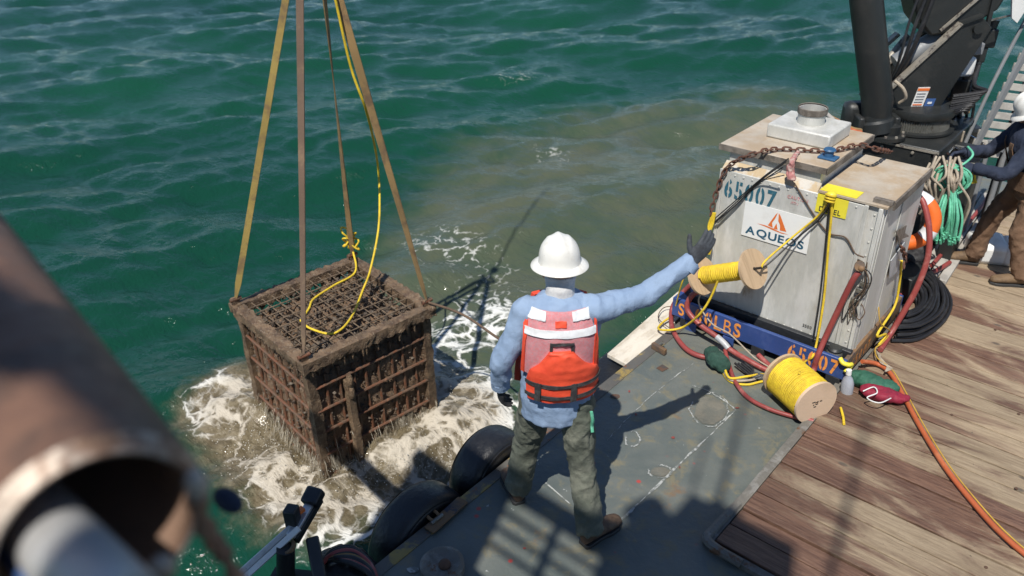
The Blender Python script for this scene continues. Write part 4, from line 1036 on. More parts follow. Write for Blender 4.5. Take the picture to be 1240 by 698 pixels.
# ------------------------------------------------------------------ crane
D0 = V((-1.9, 7.2, 0)); CR = V((.755, .655, 0)).normalized(); CF = V((-.655, .755, 0)).normalized()
def cr(a, z, b=0.0): return D0 + CR * a + CF * b + V((0, 0, z))
kr = thing('deck_crane', (-1.85, 7.5, 0), 'black knuckle boom crane bolted on the deck behind the tank', 'crane')
# pedestal box, square to the boat
MB().bb(-2.30, -1.50, 7.02, 8.1, 0, 1.08).build('pedestal', m_crane, kr, bevel=.015)
MB().bb(-2.26, -1.56, 7.005, 7.018, .80, 1.05).build('front_cover', m_crane, kr, bevel=.004)
for (x0, x1, z0, z1) in ((-2.31, -1.50, 1.055, 1.072), (-1.535, -1.515, .76, 1.05), (-2.30, -1.53, .78, .795)):
    MB().bb(x0, x1, 6.995, 7.004, z0, z1).build('cover_edge', m_bare, kr)
for x in (-2.2, -1.95, -1.7): MB().lathe([(.001, .012), (.012, .010), (.014, 0)], (x, 6.995, 1.03), V((0, -1, 0)), 8).build('bolt', m_bare, kr)
rc = cr(.22, 1.09, .22)
MB().lathe([(.001, 0), (.33, 0), (.33, .02), (.28, .025)], rc, n=48).build('ring_base', m_crane, kr)
MB().lathe([(.29, .025), (.29, .13)], rc, n=180, rf=lambda k, n, h: 1.0 if k % 2 else .955).build('gear_ring', m_valve, kr)
MB().lathe([(.285, .125), (.305, .132), (.315, .16), (.305, .20), (.20, .215), (.001, .215)], rc, n=48).build('turntable', m_crane, kr)
pc = cr(-.13, 1.09, -.05)
MB().lathe([(.16, 0), (.16, .03), (.11, .04), (.11, .11), (.06, .13), (.001, .13)], pc, n=28).build('slew_motor', m_crane, kr)
for k in range(10):
    t = 6.283 * k / 10; MB().lathe([(.001, .018), (.012, .016), (.014, 0)], pc + V((.14 * math.cos(t), .14 * math.sin(t), .03)), n=7).build('bolt', m_bare, kr)
# side plates of the column
poly = [(-.20, 1.30), (-.13, 1.42), (.36, 1.98), (.52, 2.04), (.62, 1.95), (.46, 1.55), (.36, 1.29), (.10, 1.26), (-.05, 1.22)]
for b in (.10, .46):
    pl = MB().prism([cr(a, z, b) for a, z in poly], CF * .03).build('side_plate', m_crane, kr, bevel=.004)
    pts = [cr(a, z + .012, b + .015) for a, z in poly[1:5]]
    MB().beam(pts[0], pts[1], .075, .016, V((0, 0, 1))).build('plate_flange', m_bare, pl); MB().beam(pts[1], pts[2], .075, .016).build('plate_flange', m_crane, pl)
MB().cyl(cr(-.13, 1.36, .05), cr(-.13, 1.36, .54), .05, n=18).build('pivot_pin', m_crane, kr); MB().cyl(cr(.50, 1.95, .07), cr(.50, 1.95, .54), .04, n=18).build('pivot_pin', m_crane, kr)
MB().lathe([(.06, 0), (.075, .0), (.075, .03), (.06, .035), (.001, .03)], cr(-.13, 1.36, .10), -CF, 20).build('pin_boss', m_crane, kr)
# lift cylinder / leg standing at the left
MB().tube([cr(-.22, 1.20, -.02), cr(-.25, 1.40, -.02), cr(-.54, 2.35, .0), cr(-.82, 3.3, .02)], [.115, .126, .126, .126], 28).build('leg_tube', m_crane, kr)
MB().lathe([(.001, -.06), (.15, -.06), (.15, .03), (.132, .05), (.13, .10)], cr(-.22, 1.19, -.02), V((-.05, 0, .2)), 28).build('leg_socket', m_crane, kr)
for s_ in (-1, 1): MB().box(cr(-.22 + .15 * s_, 1.17, -.02), (.05, .16, .2), Matrix.Rotation(.7, 3, 'Z')).build('socket_lug', m_crane, kr, bevel=.015)
MB().box(cr(-.36, 1.24, .12), (.20, .16, .22), Matrix.Rotation(.7, 3, 'Z')).build('leg_bracket', m_crane, kr, bevel=.05)
MB().tube(smooth_path([cr(-.12, 1.55, .02), cr(-.06, 1.50, -.03), cr(-.02, 1.42, -.03), cr(-.04, 1.36, .02)], 6), .014, 8).build('hydraulic_hose', m_beige, kr)
# drum between the plates
MB().cyl(cr(-.02, 1.62, .28), cr(.34, 1.86, .28), .085, n=22).build('lift_cylinder', m_grey, kr); MB().cyl(cr(-.10, 1.50, .44), cr(.18, 1.78, .6), .03, n=12).build('cylinder_rod', m_bare, kr)
MB().beam(cr(-.14, 1.55, .62), cr(.10, 1.80, .62), .07, .03).build('rail', m_bare, kr)
# boom
bq = [(-.16, 2.42), (.02, 2.02), (.16, 1.88), (.44, 1.93), (.66, 2.08), (.86, 2.6), (.9, 3.3), (-.30, 3.3)]
MB().prism([cr(a, z, .15) for a, z in bq], CF * .30).build('boom', m_crane, kr, bevel=.02)
MB().beam(cr(.22, 1.93, .135), cr(.56, 2.28, .135), .02, .018, CF).build('boom_rib', m_bare, kr); MB().beam(cr(.60, 1.95, .14), cr(.58, 2.5, .14), .03, .03).build('boom_rib', m_crane, kr)
MB().prism([cr(a, z, .125) for a, z in ((.66, 2.85), (1.02, 2.85), (.96, 2.32), (.83, 1.98), (.775, 2.02), (.70, 2.30))], CF * .022).build('boom_plate', m_white, kr, label='white plate on the boom')
MB().beam(cr(.56, 1.97, .2), cr(1.2, 2.12, .2), .014, .014).build('stay_rod', m_valve, kr)
# control valves and hoses on the far right of the column
for a, z, s in ((.66, 1.72, .15), (.70, 1.52, .13), (.64, 1.35, .16), (.74, 1.66, .10), (.60, 1.22, .14), (.78, 1.80, .12)):
    MB().box(cr(a, z, .40), (s, s * .8, s * 1.3), Matrix.Rotation(.6, 3, 'Z')).build('valve_block', m_crane, kr, bevel=.012)
MB().cyl(cr(.68, 1.15, .42), cr(.80, 1.95, .42), .05, n=16).build('valve_column', m_crane, kr)
for k in range(3):
    x = -.05 + .03 * (k % 4)
    MB().tube(smooth_path([cr(-.04 + x, 1.45 + .02*k, .20), cr(.0 + x * 1.6, 1.72, .10 + .02 * k), cr(.04 + x * 2, 2.0, .12), cr(.1 + x * 2, 2.3, .14)], 6), .011 + .004 * (k % 3), 8).build('hydraulic_hose', m_black, kr)
for k in range(9):
    MB().tube(smooth_path([cr(.42, 1.24 + .02*k, .05), cr(.52 + .015*k, 1.30 + .02 * k, -.02), cr(.60, 1.24 + .03 * k, .1), cr(.68, 1.36 + .03 * k, .25)], 6), .012 + .003 * (k % 3), 8).build('hydraulic_hose', m_black, kr)
mb = MB().box(cr(.56, 1.60, .26), (.15, .12, .17), Matrix.Rotation(.7, 3, 'Z')); mb.build('fluid_tank', m_white, kr, bevel=.03)
MB().box(cr(.60, 1.74, .30), (.18, .10, .10), Matrix.Rotation(.7, 3, 'Z')).build('guard', m_grey, kr, bevel=.01)
# power unit filling the space behind the levers
MB().box(cr(.72, .48, .70), (.62, .5, .96), Matrix.Rotation(.715, 3, 'Z')).build('power_unit', m_crane, kr, bevel=.03)
for k in range(5): MB().box(cr(.52 + .09 * k, .99 + .03 * (k % 2), .52 + .05 * k), (.07, .10, .12 + .05 * (k % 3)), Matrix.Rotation(.715, 3, 'Z')).build('valve_block', m_crane if k % 2 else m_grey, kr, bevel=.012)
for k in range(6): MB().tube(smooth_path([cr(.45 + .05 * k, .96, .5), cr(.50 + .06 * k, 1.10 + .03 * k, .42), cr(.62 + .05 * k, 1.05, .46), cr(.74 + .03 * k, .92 - .05 * k, .44)], 6), .013, 8).build('hydraulic_hose', m_black if k % 3 else m_grey, kr)
# stickers on the plate
def plq(a0, a1, z0, z1, sh, m, name, b=.096): return MB().prism([cr(a0, z0, b), cr(a1, z0, b), cr(a1 + sh, z1, b), cr(a0 + sh, z1, b)], -CF * .003).build(name, m, kr)
s1 = plq(.10, .20, 1.29, 1.47, .03, m_white, 'warning_sticker'); plq(.126, .224, 1.44, 1.462, .003, m_ologo, 'sticker_band', .092)
for k in range(4): plq(.118 + .004 * k, .19 + .004 * k, 1.34 + .024 * k, 1.347 + .024 * k, .001, m_grey, 'sticker_line', .092)
plq(.112, .19, 1.315, 1.325, .001, m_ologo, 'sticker_line', .092)
plq(.21, .29, 1.30, 1.37, .012, m_bluep, 'blue_sticker'); plq(.235, .27, 1.325, 1.342, .003, m_white, 'sticker_mark', .092)
# bracket gear right of the pedestal: chrome bars, drum of rope
lv = thing('control_levers', cr(.62, .95, -.1), 'chrome control bars beside the crane pedestal', 'levers')
for a, b in (((1136, 165), (1175, 190)), ((1155, 154), (1192, 175)), ((1148, 186), (1160, 172))):
    p, q = onz(a[0], a[1], 1.0), onz(b[0], b[1], .95); MB().cyl(p, q, .012, n=10).build('bar', m_chrome, lv)
MB().box(onz(1150, 178, .95), (.5, .12, .10)).build('lever_housing', m_crane, lv, bevel=.02)
MB().box(onz(1160, 165, 1.02), (.09, .02, .10)).build('tag_plate', m_beige, lv)
MB().bb(-1.36, -1.24, 7.2, 7.4, 0, .98).build('stand', m_crane, lv, bevel=.01)
MB().bb(-1.28, -1.20, 8.3, 8.38, 0, 1.2).build('stand', m_crane, lv)
ROLL = onz(1128, 190, .85)
rr_ = thing('rope_drum', ROLL - V((0, 0, .85)), 'small winch drum wound with pale rope beside the crane', 'winch')
MB().cyl(ROLL + V((-.14, -.02, .0)), ROLL + V((.02, .05, -.02)), .085, n=24).build('drum', m_strapt, rr_); MB().cyl(ROLL + V((0, .05, -.02)), ROLL + V((.16, .10, -.04)), .075, n=24).build('winding', m_beige, rr_); MB().cyl(ROLL + V((.14, .10, -.04)), ROLL + V((.34, .14, -.05)), .05, n=18).build('shaft', m_crane, rr_)
MB().bb(ROLL.x - .18, ROLL.x + .2, ROLL.y + .06, ROLL.y + .2, 0, .83).build('stand', m_crane, rr_, bevel=.02)

# hanging lines, ring, coils between tank and second worker
HR = 6.55
random.seed(21)
for k in range(15):
    u0 = 1128 + 2.6 * k + random.uniform(-3, 3); v0 = 194 + random.uniform(-5, 8); u1 = 1112 + 3.2 * k + random.uniform(-6, 6); v1 = 252 + random.uniform(-14, 30)
    rope('hanging_rope', [ony(u0, v0, HR + .1), ony(u0 + random.uniform(-14, 9), v0 + 22, HR - .05), ony((u0 + u1) / 2 + random.uniform(-11, 11), (v0 + v1) / 2 + 8, HR - .02), ony(u1, v1, HR + .02)], .010, m_beige, 'pale beige ropes hanging from the winch drum', 'rope', 'beige ropes hanging at the winch drum')
GC = onz(1153, 222, .78)
gcoil = thing('green_rope_coil', V((GC.x, GC.y, .3)), 'bundle of bright green rope hanging beside the life ring', 'rope')
cnt = V(ony(1152, 216, 6.6))
for k in range(9):
    P = []
    rx = .085 + .010 * (k % 4); rz = .09 + .008 * (k % 3); o_ = V((random.uniform(-.02, .02), random.uniform(-.03, .03), random.uniform(-.015, .015)))
    for i in range(15):
        t = 6.283 * i / 14; P.append(cnt + o_ + V((rx * math.cos(t), .02 * math.sin(t * 2 + k), rz * math.sin(t))))
    MB().tube(smooth_path(P, 3), .009, 6).build('strand', m_green, gcoil)
for k in range(26):
    t = k / 25; u = 1131 + 30 * t + random.uniform(-3, 3); top = ony(1147 + 9 * t, 226, 6.58 - .06 * random.random()); mid = ony(u + random.uniform(-4, 4) + 4, 262, 6.52 - .08 * random.random()); lo = ony(u - 1 + random.uniform(-4, 4), 286 + random.uniform(-8, 10), 6.50)
    MB().tube(smooth_path([top, mid, lo, lo + V((.03 * (random.random() - .5), -.02, .03))], 5), .009, 6).build('strand', m_green, gcoil)
rope('green_rope', [ony(1150, 205, 6.55), ony(1165, 200, 6.6), ony(1178, 188, 6.7), ony(1172, 178, 6.8)], .009, m_green, 'green rope end looped over the lever bars')
for k in range(3): rope('yellow_rope', [ony(1176 + 3*k, 205, 6.9), ony(1172 + 4*k, 214, 6.9), ony(1178 + 2*k, 222, 6.9)], .009, m_yrope, 'scrap of yellow rope by the second worker’s hands', 'rope', 'yellow scraps near the winch')
# life ring, standing edge-on against the tank's back corner
lr = thing('life_ring', onz(1110, 300, .3), 'orange life ring with white bands hung behind the tank', 'life ring')
LC = ony(1098, 266, 6.10); LA = V((.25, -.93, .25)).normalized()
Rr, rr0 = .180, .056
sd, u_ = frame(LA)
mb = MB(); P = [LC + sd * (Rr * math.cos(6.283 * k / 48)) + u_ * (Rr * 1.0 * math.sin(6.283 * k / 48)) for k in range(49)]
mb.tube(P, rr0, 14, False).build('ring', m_ring, lr)
for k in range(4):
    t0 = math.pi / 2 * k + .25; P = [LC + sd * (Rr * math.cos(t0 + .11 * j)) + u_ * (Rr * math.sin(t0 + .11 * j)) for j in range(5)]
    MB().tube(P, rr0 + .003, 14, False).build('band', m_tape, lr)
MB().bb(LC.x - .03, LC.x + .03, LC.y + .06, LC.y + .12, 0, LC.z + .1).build('bracket', m_crane, lr)
rope('red_hose', [ony(1109, 236, 5.98), ony(1118, 245, 5.95), ony(1125, 275, 5.9), ony(1124, 310, 5.85), ony(1112, 345, 5.8), ony(1098, 372, 5.75), onz(1078, 405, .10), onz(1066, 424, .07)], .022, m_red, 'red hose arching in front of the life ring', 'hose')
rope('red_hose', [onz(1150, 318, .1), onz(1128, 330, .12), onz(1100, 330, .14), onz(1088, 318, .2)], .020, m_red, 'red hose lying behind the black cable coil', 'hose')
rope('red_hose', [onz(1085, 372, .06), onz(1092, 352, .12), onz(1086, 332, .2), onz(1098, 318, .25)], .020, m_red, 'red hose curled at the tank side', 'hose')
chain([onx(1092, 300, TX1 + .05), onx(1096, 312, TX1 + .06), onx(1094, 326, TX1 + .07)], 'short red chain at the back of the tank side')
rope('red_pipe', [onz(1128, 322, .1), onz(1160, 285, .1), onz(1192, 245, .12), onz(1203, 222, .15)], .018, m_red, 'red hose running between grey boards to the winch', 'hose')
for k, (a, b) in enumerate((((1128, 338), (1196, 236)), ((1140, 342), (1206, 240)), ((1118, 330), (1184, 234)))):
    p, q = onz(*a, .06), onz(*b, .06); o = MB().beam(p, q, .07, .04).build('grey_board', m_slat, None, bevel=.004); tag(o, 'long grey board lying on deck beside the crane', 'board', 'grey boards beside the crane')
# black cable coil: hanks of cable flaked on the planks
bc = thing('black_cable_coil', onz(1120, 385, ZP), 'thick coil of black cable flaked on the planks', 'cable')
for lay in range(3):
    for k in range(9 - lay):
        ru = 20 + 4.6 * k + random.uniform(-1.5, 1.5) + lay * 2.2; rv = 17 + 3.4 * k + random.uniform(-1.5, 1.5) + lay * 1.5; P = []
        for j in range(11):
            th = math.radians(-112 + (205 + 12 * random.random()) * j / 10)
            P.append(onz(1092 + ru * math.cos(th) * (1 + .05 * math.sin(th * 3 + k)), 368 + rv * math.sin(th) - 5 * lay, ZP + .018 + .032 * lay + .012 * random.random() + .03 * max(0, -math.sin(th))))
        MB().tube(smooth_path(P, 3), .0145, 8).build('turn', m_black, bc)
mb = MB().ball(onz(1113, 300, .35), .10, 12, 8, (1, 1, .9)); mb.ball(onz(1106, 312, .28), .08, 12, 8)
o = baked(mb, 'black_bag', m_web, [('REMESH', dict(mode='VOXEL', voxel_size=.012)), ('SMOOTH', dict(iterations=2)), ('DISPLACE', dict(texture=tx2, strength=.06, mid_level=.5))]); tag(o, 'crumpled black bag under the life ring', 'bag')
MB().bb(-1.52, -1.30, 6.28, 6.6, 0, .26).build('crate', m_crane, None, bevel=.01); tag(bpy.data.objects['crate'], 'low black crate beneath the black bag', 'crate')
rope('orange_rope', [onz(1012, 146, 1.36), onz(1022, 152, 1.37), onz(1032, 160, 1.36), onz(1044, 162, 1.36)], .018, m_orange, 'orange rope bundle lying on the back of the tank', 'rope')
for k in range(5): rope('orange_rope', [onz(1008 + 2*k, 142 + k, 1.36), onz(1020, 150 + 2*k, 1.38), onz(1034, 156 + 2*k, 1.38), onz(1043, 158 + 2*k, 1.36), onz(1032, 163, 1.37)], .011, m_orange if k % 2 else m_strapt, 'loose turns of faded orange rope behind the vent stack', 'rope', 'orange rope turns behind the vent')
rope('grey_pipe', [onz(986, 130, 1.36), onz(998, 136, 1.40), onz(1010, 146, 1.38)], .018, m_slat, 'bent grey conduit behind the vent stack', 'pipe')
# slatted gangway by the rail
gw = thing('gangway', onz(1180, 190, .6), 'grey slatted gangway leaning beside the second worker', 'gangway')
A0, A1 = V(cr(.74, .88, .12)), V(cr(.98, 1.60, .22)); sdv = CR * .24
dirg = (A1 - A0).normalized()
for k in range(11):
    p = A0 + dirg * (.085 * k); MB().beam(p - CR * .02 , p + sdv + CR * .02 - V((0, 0, .04)), .022, .060, dirg).build('slat', m_slat, gw, bevel=.003)
for s in (0, 1): MB().beam(A0 + sdv * s - CF * .03, A0 + dirg * 1.0 + sdv * s - CF * .03, .03, .05).build('stringer', m_grey, gw)
for s in (.1, .8): MB().cyl(V((*(A0 + dirg * s + sdv * .5).xy, 0)), A0 + dirg * s + sdv * .5, .025, n=10).build('prop', m_grey, gw)
MB().tube(smooth_path([A0 + V((-.06, 0, .06)), A0 + dirg * .5 + V((-.08, 0, .10)), A0 + dirg * 1.1 + V((-.08, 0, .12))], 4), .016, 8).build('handrail', m_grey, gw)
for k in range(3): rope('tan_rope', [cr(.70, 1.38 - .04*k, .3), cr(.78, 1.36, .28), cr(.74, 1.28, .27), cr(.68, 1.25 - .03*k, .27), cr(.72, 1.18, .28)], .012, m_strapt, 'tan rope tied round the crane valve column', 'rope', 'tan rope on the valve column')
pb = MB().box(onz(1195, 300, .13), (.30, .34, .20), Matrix.Rotation(.5, 3, 'Z')).build('white_sack', m_white, bevel=.05); tag(pb, 'white sack behind the second worker’s legs', 'sack')
pb2 = MB().box(onz(1228, 305, .13), (.24, .3, .2), Matrix.Rotation(.3, 3, 'Z')).build('white_sack', m_white, bevel=.05); tag(pb2, 'white sack beyond the second worker’s rear boot', 'sack')

# ------------------------------------------------------------------ people
def crease(o, amp, sc, st=(1, 1, 1), seed=0.0):
    """push sharp cloth folds into a baked garment"""
    me = o.data; n = len(me.vertices); co = [V(v.co) for v in me.vertices]; nr = [V(v.normal) for v in me.vertices]; out = []
    for p, q in zip(co, nr):
        w_ = V((p.x * st[0], p.y * st[1], p.z * st[2])) * sc + V((seed, seed * 2, -seed))
        w_ = w_ + noise.noise_vector(w_ * .6) * .7
        r1 = 1 - abs(noise.noise(w_)) * 2.2; r2 = 1 - abs(noise.noise(w_ * 2.1 + V((9, 4, 2)))) * 2.4
        d_ = amp * (max(0, r1) ** 2 + .45 * max(0, r2) ** 2 - .45)
        out += list(p + q * d_)
    me.vertices.foreach_set('co', out); me.update()
txw = clouds('wrinkles', .06, 2); txw2 = clouds('wrinkles_big', .11, 1)
def person(base, fwd, Jt, label, shirt, trous, boots, gloveL, gloveR, hat, extra=None, name='person', handpose=None, vs=.011):
    base = V(base); fwd = V(fwd).normalized(); rt = V((fwd.y, -fwd.x, 0)); UP = V((0, 0, 1))
    L = lambda p: base + rt * p[0] + fwd * p[1] + UP * p[2]
    root = thing(name, base, label, 'person')
    J = {k: L(q) for k, q in Jt.items() if isinstance(q, tuple)}
    torso = [(L(c), a, b) for c, a, b in Jt['torso']]           # centre, half width, half depth
    tr_, tf = rt, fwd
    sh = (J['shR'] - J['shL']); sh.z = 0
    tr_ = sh.normalized(); tf = V((-tr_.y, tr_.x, 0))
    def torso_loft(mb, g, i0=0, i1=None):
        mb.loft([(c, tr_, tf, a + g, b + g) for c, a, b in torso[i0:i1]], 24)
    def limb(mb, pts, rs, n=14):
        P = smooth_path(pts, 4); R = []
        m = len(pts) - 1
        for i in range(len(P)):
            t = i / 4; k = min(int(t), m - 1); R.append(rs[k] + (rs[k+1] - rs[k]) * (t - k))
        mb.tube(P, R, n)
    # body under the clothes, one continuous surface
    mb = MB(); torso_loft(mb, -.025)
    for s in 'LR':
        limb(mb, [J['sh' + s], J['el' + s], J['wr' + s]], [.052, .042, .026]); limb(mb, [J['wr' + s], J['wr' + s].lerp(J['ha' + s], .6)], [.024, .014])
        limb(mb, [J['hip' + s], J['kn' + s], J['an' + s]], [.078, .055, .038]); limb(mb, [J['an' + s], J['an' + s].lerp(J['toe' + s], .45)], [.036, .022])
    limb(mb, [J['neck'] - V((0, 0, .08)), J['neck'], J['head']], [.065, .056, .056])
    hd = J['head']; lk = L(Jt['look']) - base if 'look' in Jt else fwd
    lk = V(lk).normalized(); hs = V((lk.y, -lk.x, 0)).normalized(); hu = hs.cross(lk).normalized()
    HM = Matrix((hs, lk, hu)).transposed()
    mb.ball(hd + hu * .02, .098, 20, 16, (.80, .98, 1.15), HM); mb.ball(hd + lk * .03 - hu * .065, .062, 16, 12, (.92, 1.0, .85), HM)
    mb.ball(hd + lk * .10 - hu * .012, .017, 10, 8, (.8, 1.1, 1.5), HM)
    for s in (-1, 1): mb.ball(hd + hs * (.082 * s) - hu * .005, .030, 10, 8, (.35, .7, 1.05), HM)
    mb.ball(hd + lk * .085 - hu * .058, .016, 10, 8, (1.6, .6, .45), HM)
    baked(mb, 'body', m_skin, [('REMESH', dict(mode='VOXEL', voxel_size=.012)), ('SMOOTH', dict(iterations=4))], root)
    for s in (-1, 1):
        e = MB().ball(hd + lk * .083 + hs * (.031 * s) + hu * .018, .0125, 10, 8).build('eye', m_white, root); MB().ball(hd + lk * .0915 + hs * (.031 * s) + hu * .018, .006, 8, 6).build('iris', m_blk, e)
    # shirt
    mb = MB(); torso_loft(mb, .012, Jt.get('shirt0', 1))
    for s in 'LR':
        a, e_, w_ = J['sh' + s], J['el' + s], J['wr' + s]
        limb(mb, [a + (torso[-3][0] - a) * .35, a, a.lerp(e_, .5), e_, e_.lerp(w_, .5), w_], [.076, .074, .064, .057, .052, .046])
        mb.ball(a, .080, 14, 10)
    mb.tube([J['neck'] - V((0, 0, .06)), J['neck'] + V((0, 0, .015))], [.088, .074], 18)
    sh_o = baked(mb, 'shirt', shirt, [('REMESH', dict(mode='VOXEL', voxel_size=vs * .85)), ('SMOOTH', dict(iterations=5, factor=.6)), ('DISPLACE', dict(texture=txw2, strength=.022, mid_level=.5)), ('DISPLACE', dict(texture=txw, strength=.011, mid_level=.5)), ('SMOOTH', dict(iterations=1))], root)
    crease(sh_o, .0075, 8.5, (1, 1, .55), 2.7)
    # trousers
    mb = MB(); torso_loft(mb, .002, 0, Jt.get('trous1', 3))
    for s in 'LR':
        h_, k_, a_ = J['hip' + s], J['kn' + s], J['an' + s]
        limb(mb, [h_ + V((0, 0, .05)), h_, h_.lerp(k_, .5), k_, k_.lerp(a_, .55), a_ - V((0, 0, .012))], [.093, .098, .087, .074, .072, .078])
    tr_o = baked(mb, 'trousers', trous, [('REMESH', dict(mode='VOXEL', voxel_size=vs * .85)), ('SMOOTH', dict(iterations=5, factor=.6)), ('DISPLACE', dict(texture=txw2, strength=.026, mid_level=.5)), ('DISPLACE', dict(texture=txw, strength=.013, mid_level=.5)), ('SMOOTH', dict(iterations=1))], root)
    crease(tr_o, .010, 11, (1, 1, .7), 4.1)
    # boots
    for s in 'LR':
        a_, t_ = J['an' + s], J['toe' + s]; zf = base.z; dd = (t_ - a_); dd.z = 0; dd.normalize(); sdd = V((dd.y, -dd.x, 0))
        heel = V((a_.x, a_.y, zf)) - dd * .055; tip = V((t_.x, t_.y, zf))
        if dd.dot(tip - heel) < .27: tip = heel + dd * .285
        Lb = (tip - heel).length
        mb = MB(); rings = []
        for q, wv_, hv in ((0, .030, .075), (.06, .038, .10), (.22, .042, .115), (.42, .044, .095), (.62, .050, .075), (.82, .049, .062), (.95, .038, .05), (1.0, .018, .035)):
            c = heel.lerp(tip, q) + V((0, 0, hv / 2 + .018)); rings.append((c, sdd, UP, wv_, hv / 2))
        mb.loft(rings, 16); mb.tube([heel + dd * .06 + V((0, 0, .06)), V((a_.x, a_.y, a_.z + .06))], [.052, .056], 14)
        bo = baked(mb, 'boot', boots, [('REMESH', dict(mode='VOXEL', voxel_size=.009)), ('SMOOTH', dict(iterations=3))], root)
        mb = MB(); sole = []
        for q, wv_ in ((0, .030), (.06, .042), (.3, .041), (.45, .042), (.65, .053), (.85, .050), (1.0, .026)):
            sole.append((q, wv_))
        pts = [heel.lerp(tip, q) + sdd * w_ for q, w_ in sole] + [heel.lerp(tip, q) - sdd * w_ for q, w_ in reversed(sole)]
        mb.prism(pts, (0, 0, .024)).build('sole', m_blk, bo, bevel=.004)
    # gloves: palm, four fingers, thumb
    for s, gm in (('L', gloveL), ('R', gloveR)):
        w_, h_ = J['wr' + s], J['ha' + s]; dd = (h_ - w_).normalized()
        pn = L(Jt['palm' + s]) - base; pn = (pn - dd * pn.dot(dd)).normalized()      # the way the palm faces
        sd_ = dd.cross(pn) * (1 if s == 'R' else -1)                                 # toward the thumb
        curl = Jt.get('curl' + s, .35); spread = Jt.get('spread' + s, .06); thumb = Jt.get('thumb' + s, .7)
        mb = MB(); k0 = w_ + dd * .085
        mb.loft([(w_ - dd * .045, sd_, pn, .036, .032), (w_, sd_, pn, .034, .025), (w_ + dd * .04, sd_, pn, .044, .021), (w_ + dd * .085, sd_, pn, .045, .018), (w_ + dd * .098, sd_, pn, .038, .013)], 16)
        for i, (o_, ln) in enumerate(((.033, .074), (.011, .083), (-.011, .078), (-.032, .062))):
            p = k0 + sd_ * o_; d_ = (dd + sd_ * (spread * (1.5 - i))).normalized(); P = [p - dd * .02]; cc = curl
            P.append(p)
            for seg in (.45, .32, .23):
                d_ = (d_ * math.cos(cc) + pn * math.sin(cc)).normalized(); P.append(P[-1] + d_ * ln * seg); cc = curl
            mb.tube(P, [.0125, .0125, .0115, .0108, .0090], 10)
            mb.ball(P[-1], .0092, 8, 6)
        t0 = w_ + dd * .022 + sd_ * .030; td = (sd_ * math.sin(thumb) + dd * math.cos(thumb) + pn * .25).normalized()
        P = [t0 - td * .015, t0 + td * .035, t0 + td * .035 + (td * .8 + dd * .35).normalized() * .032, t0 + td * .035 + (td * .8 + dd * .35).normalized() * .032 + (td * .6 + dd * .5 + pn * .2).normalized() * .026]
        mb.tube(P, [.017, .0150, .0135, .0110], 10); mb.ball(P[-1], .0112, 8, 6)
        baked(mb, 'glove', gm, [('REMESH', dict(mode='VOXEL', voxel_size=.0052)), ('SMOOTH', dict(iterations=2))], root)
        c0 = w_ - dd * .05; mb = MB(); mb.tube([w_ - dd * .055, w_ - dd * .012], [.051, .050], 18).build('cuff', shirt, root)
    # neck gaiter and hard hat
    if Jt.get('gaiter', True):
        mb = MB(); n0 = J['neck']; mb.tube([n0 - V((0, 0, .02)), n0 + V((0, 0, .02)), n0.lerp(hd, .55), n0.lerp(hd, .9) - lk * .012], [.080, .072, .074, .082], 20)
        baked(mb, 'neck_gaiter', m_gait, [('REMESH', dict(mode='VOXEL', voxel_size=.008)), ('SMOOTH', dict(iterations=2)), ('DISPLACE', dict(texture=txw, strength=.012, mid_level=.5))], root)
    hc = hd + hu * .055; mb = MB(); n = 48; prof = []
    for k in range(13):
        q = math.pi / 2 * k / 12; prof.append((max(.0005, (.102) * math.sin(q) ** .9), .126 * math.cos(q) ** .85 + .004))
    prof += [(.105, -.006), (.120, -.011), (.141, -.021), (.1425, -.026), (.138, -.027), (.108, -.014), (.098, .002), (.02, .095)]
    o0 = len(mb.v)
    for r_, h_ in prof:
        for k in range(n):
            t = 2 * math.pi * k / n; x = r_ * math.cos(t); yv = r_ * math.sin(t) * 1.12
            hh = h_ + (0.0 if h_ < .01 else .010 * math.exp(-(x / .018) ** 2) * min(1, h_ / .06) + .004 * math.exp(-((abs(x) - .05) / .010) ** 2) * min(1, h_ / .06))
            mb.v.append(tuple(hc + hs * x + lk * yv + hu * hh))
    m_ = len(prof)
    for i in range(m_ - 1):
        for k in range(n):
            l = (k + 1) % n; mb.f.append((o0 + i*n + k, o0 + i*n + l, o0 + (i+1)*n + l, o0 + (i+1)*n + k))
    mb.f.append(tuple(o0 + k for k in range(n)))
    mb.build('hard_hat', hat, root, 50)
    if extra: extra(root, L, J, torso, tr_, tf)
    return root

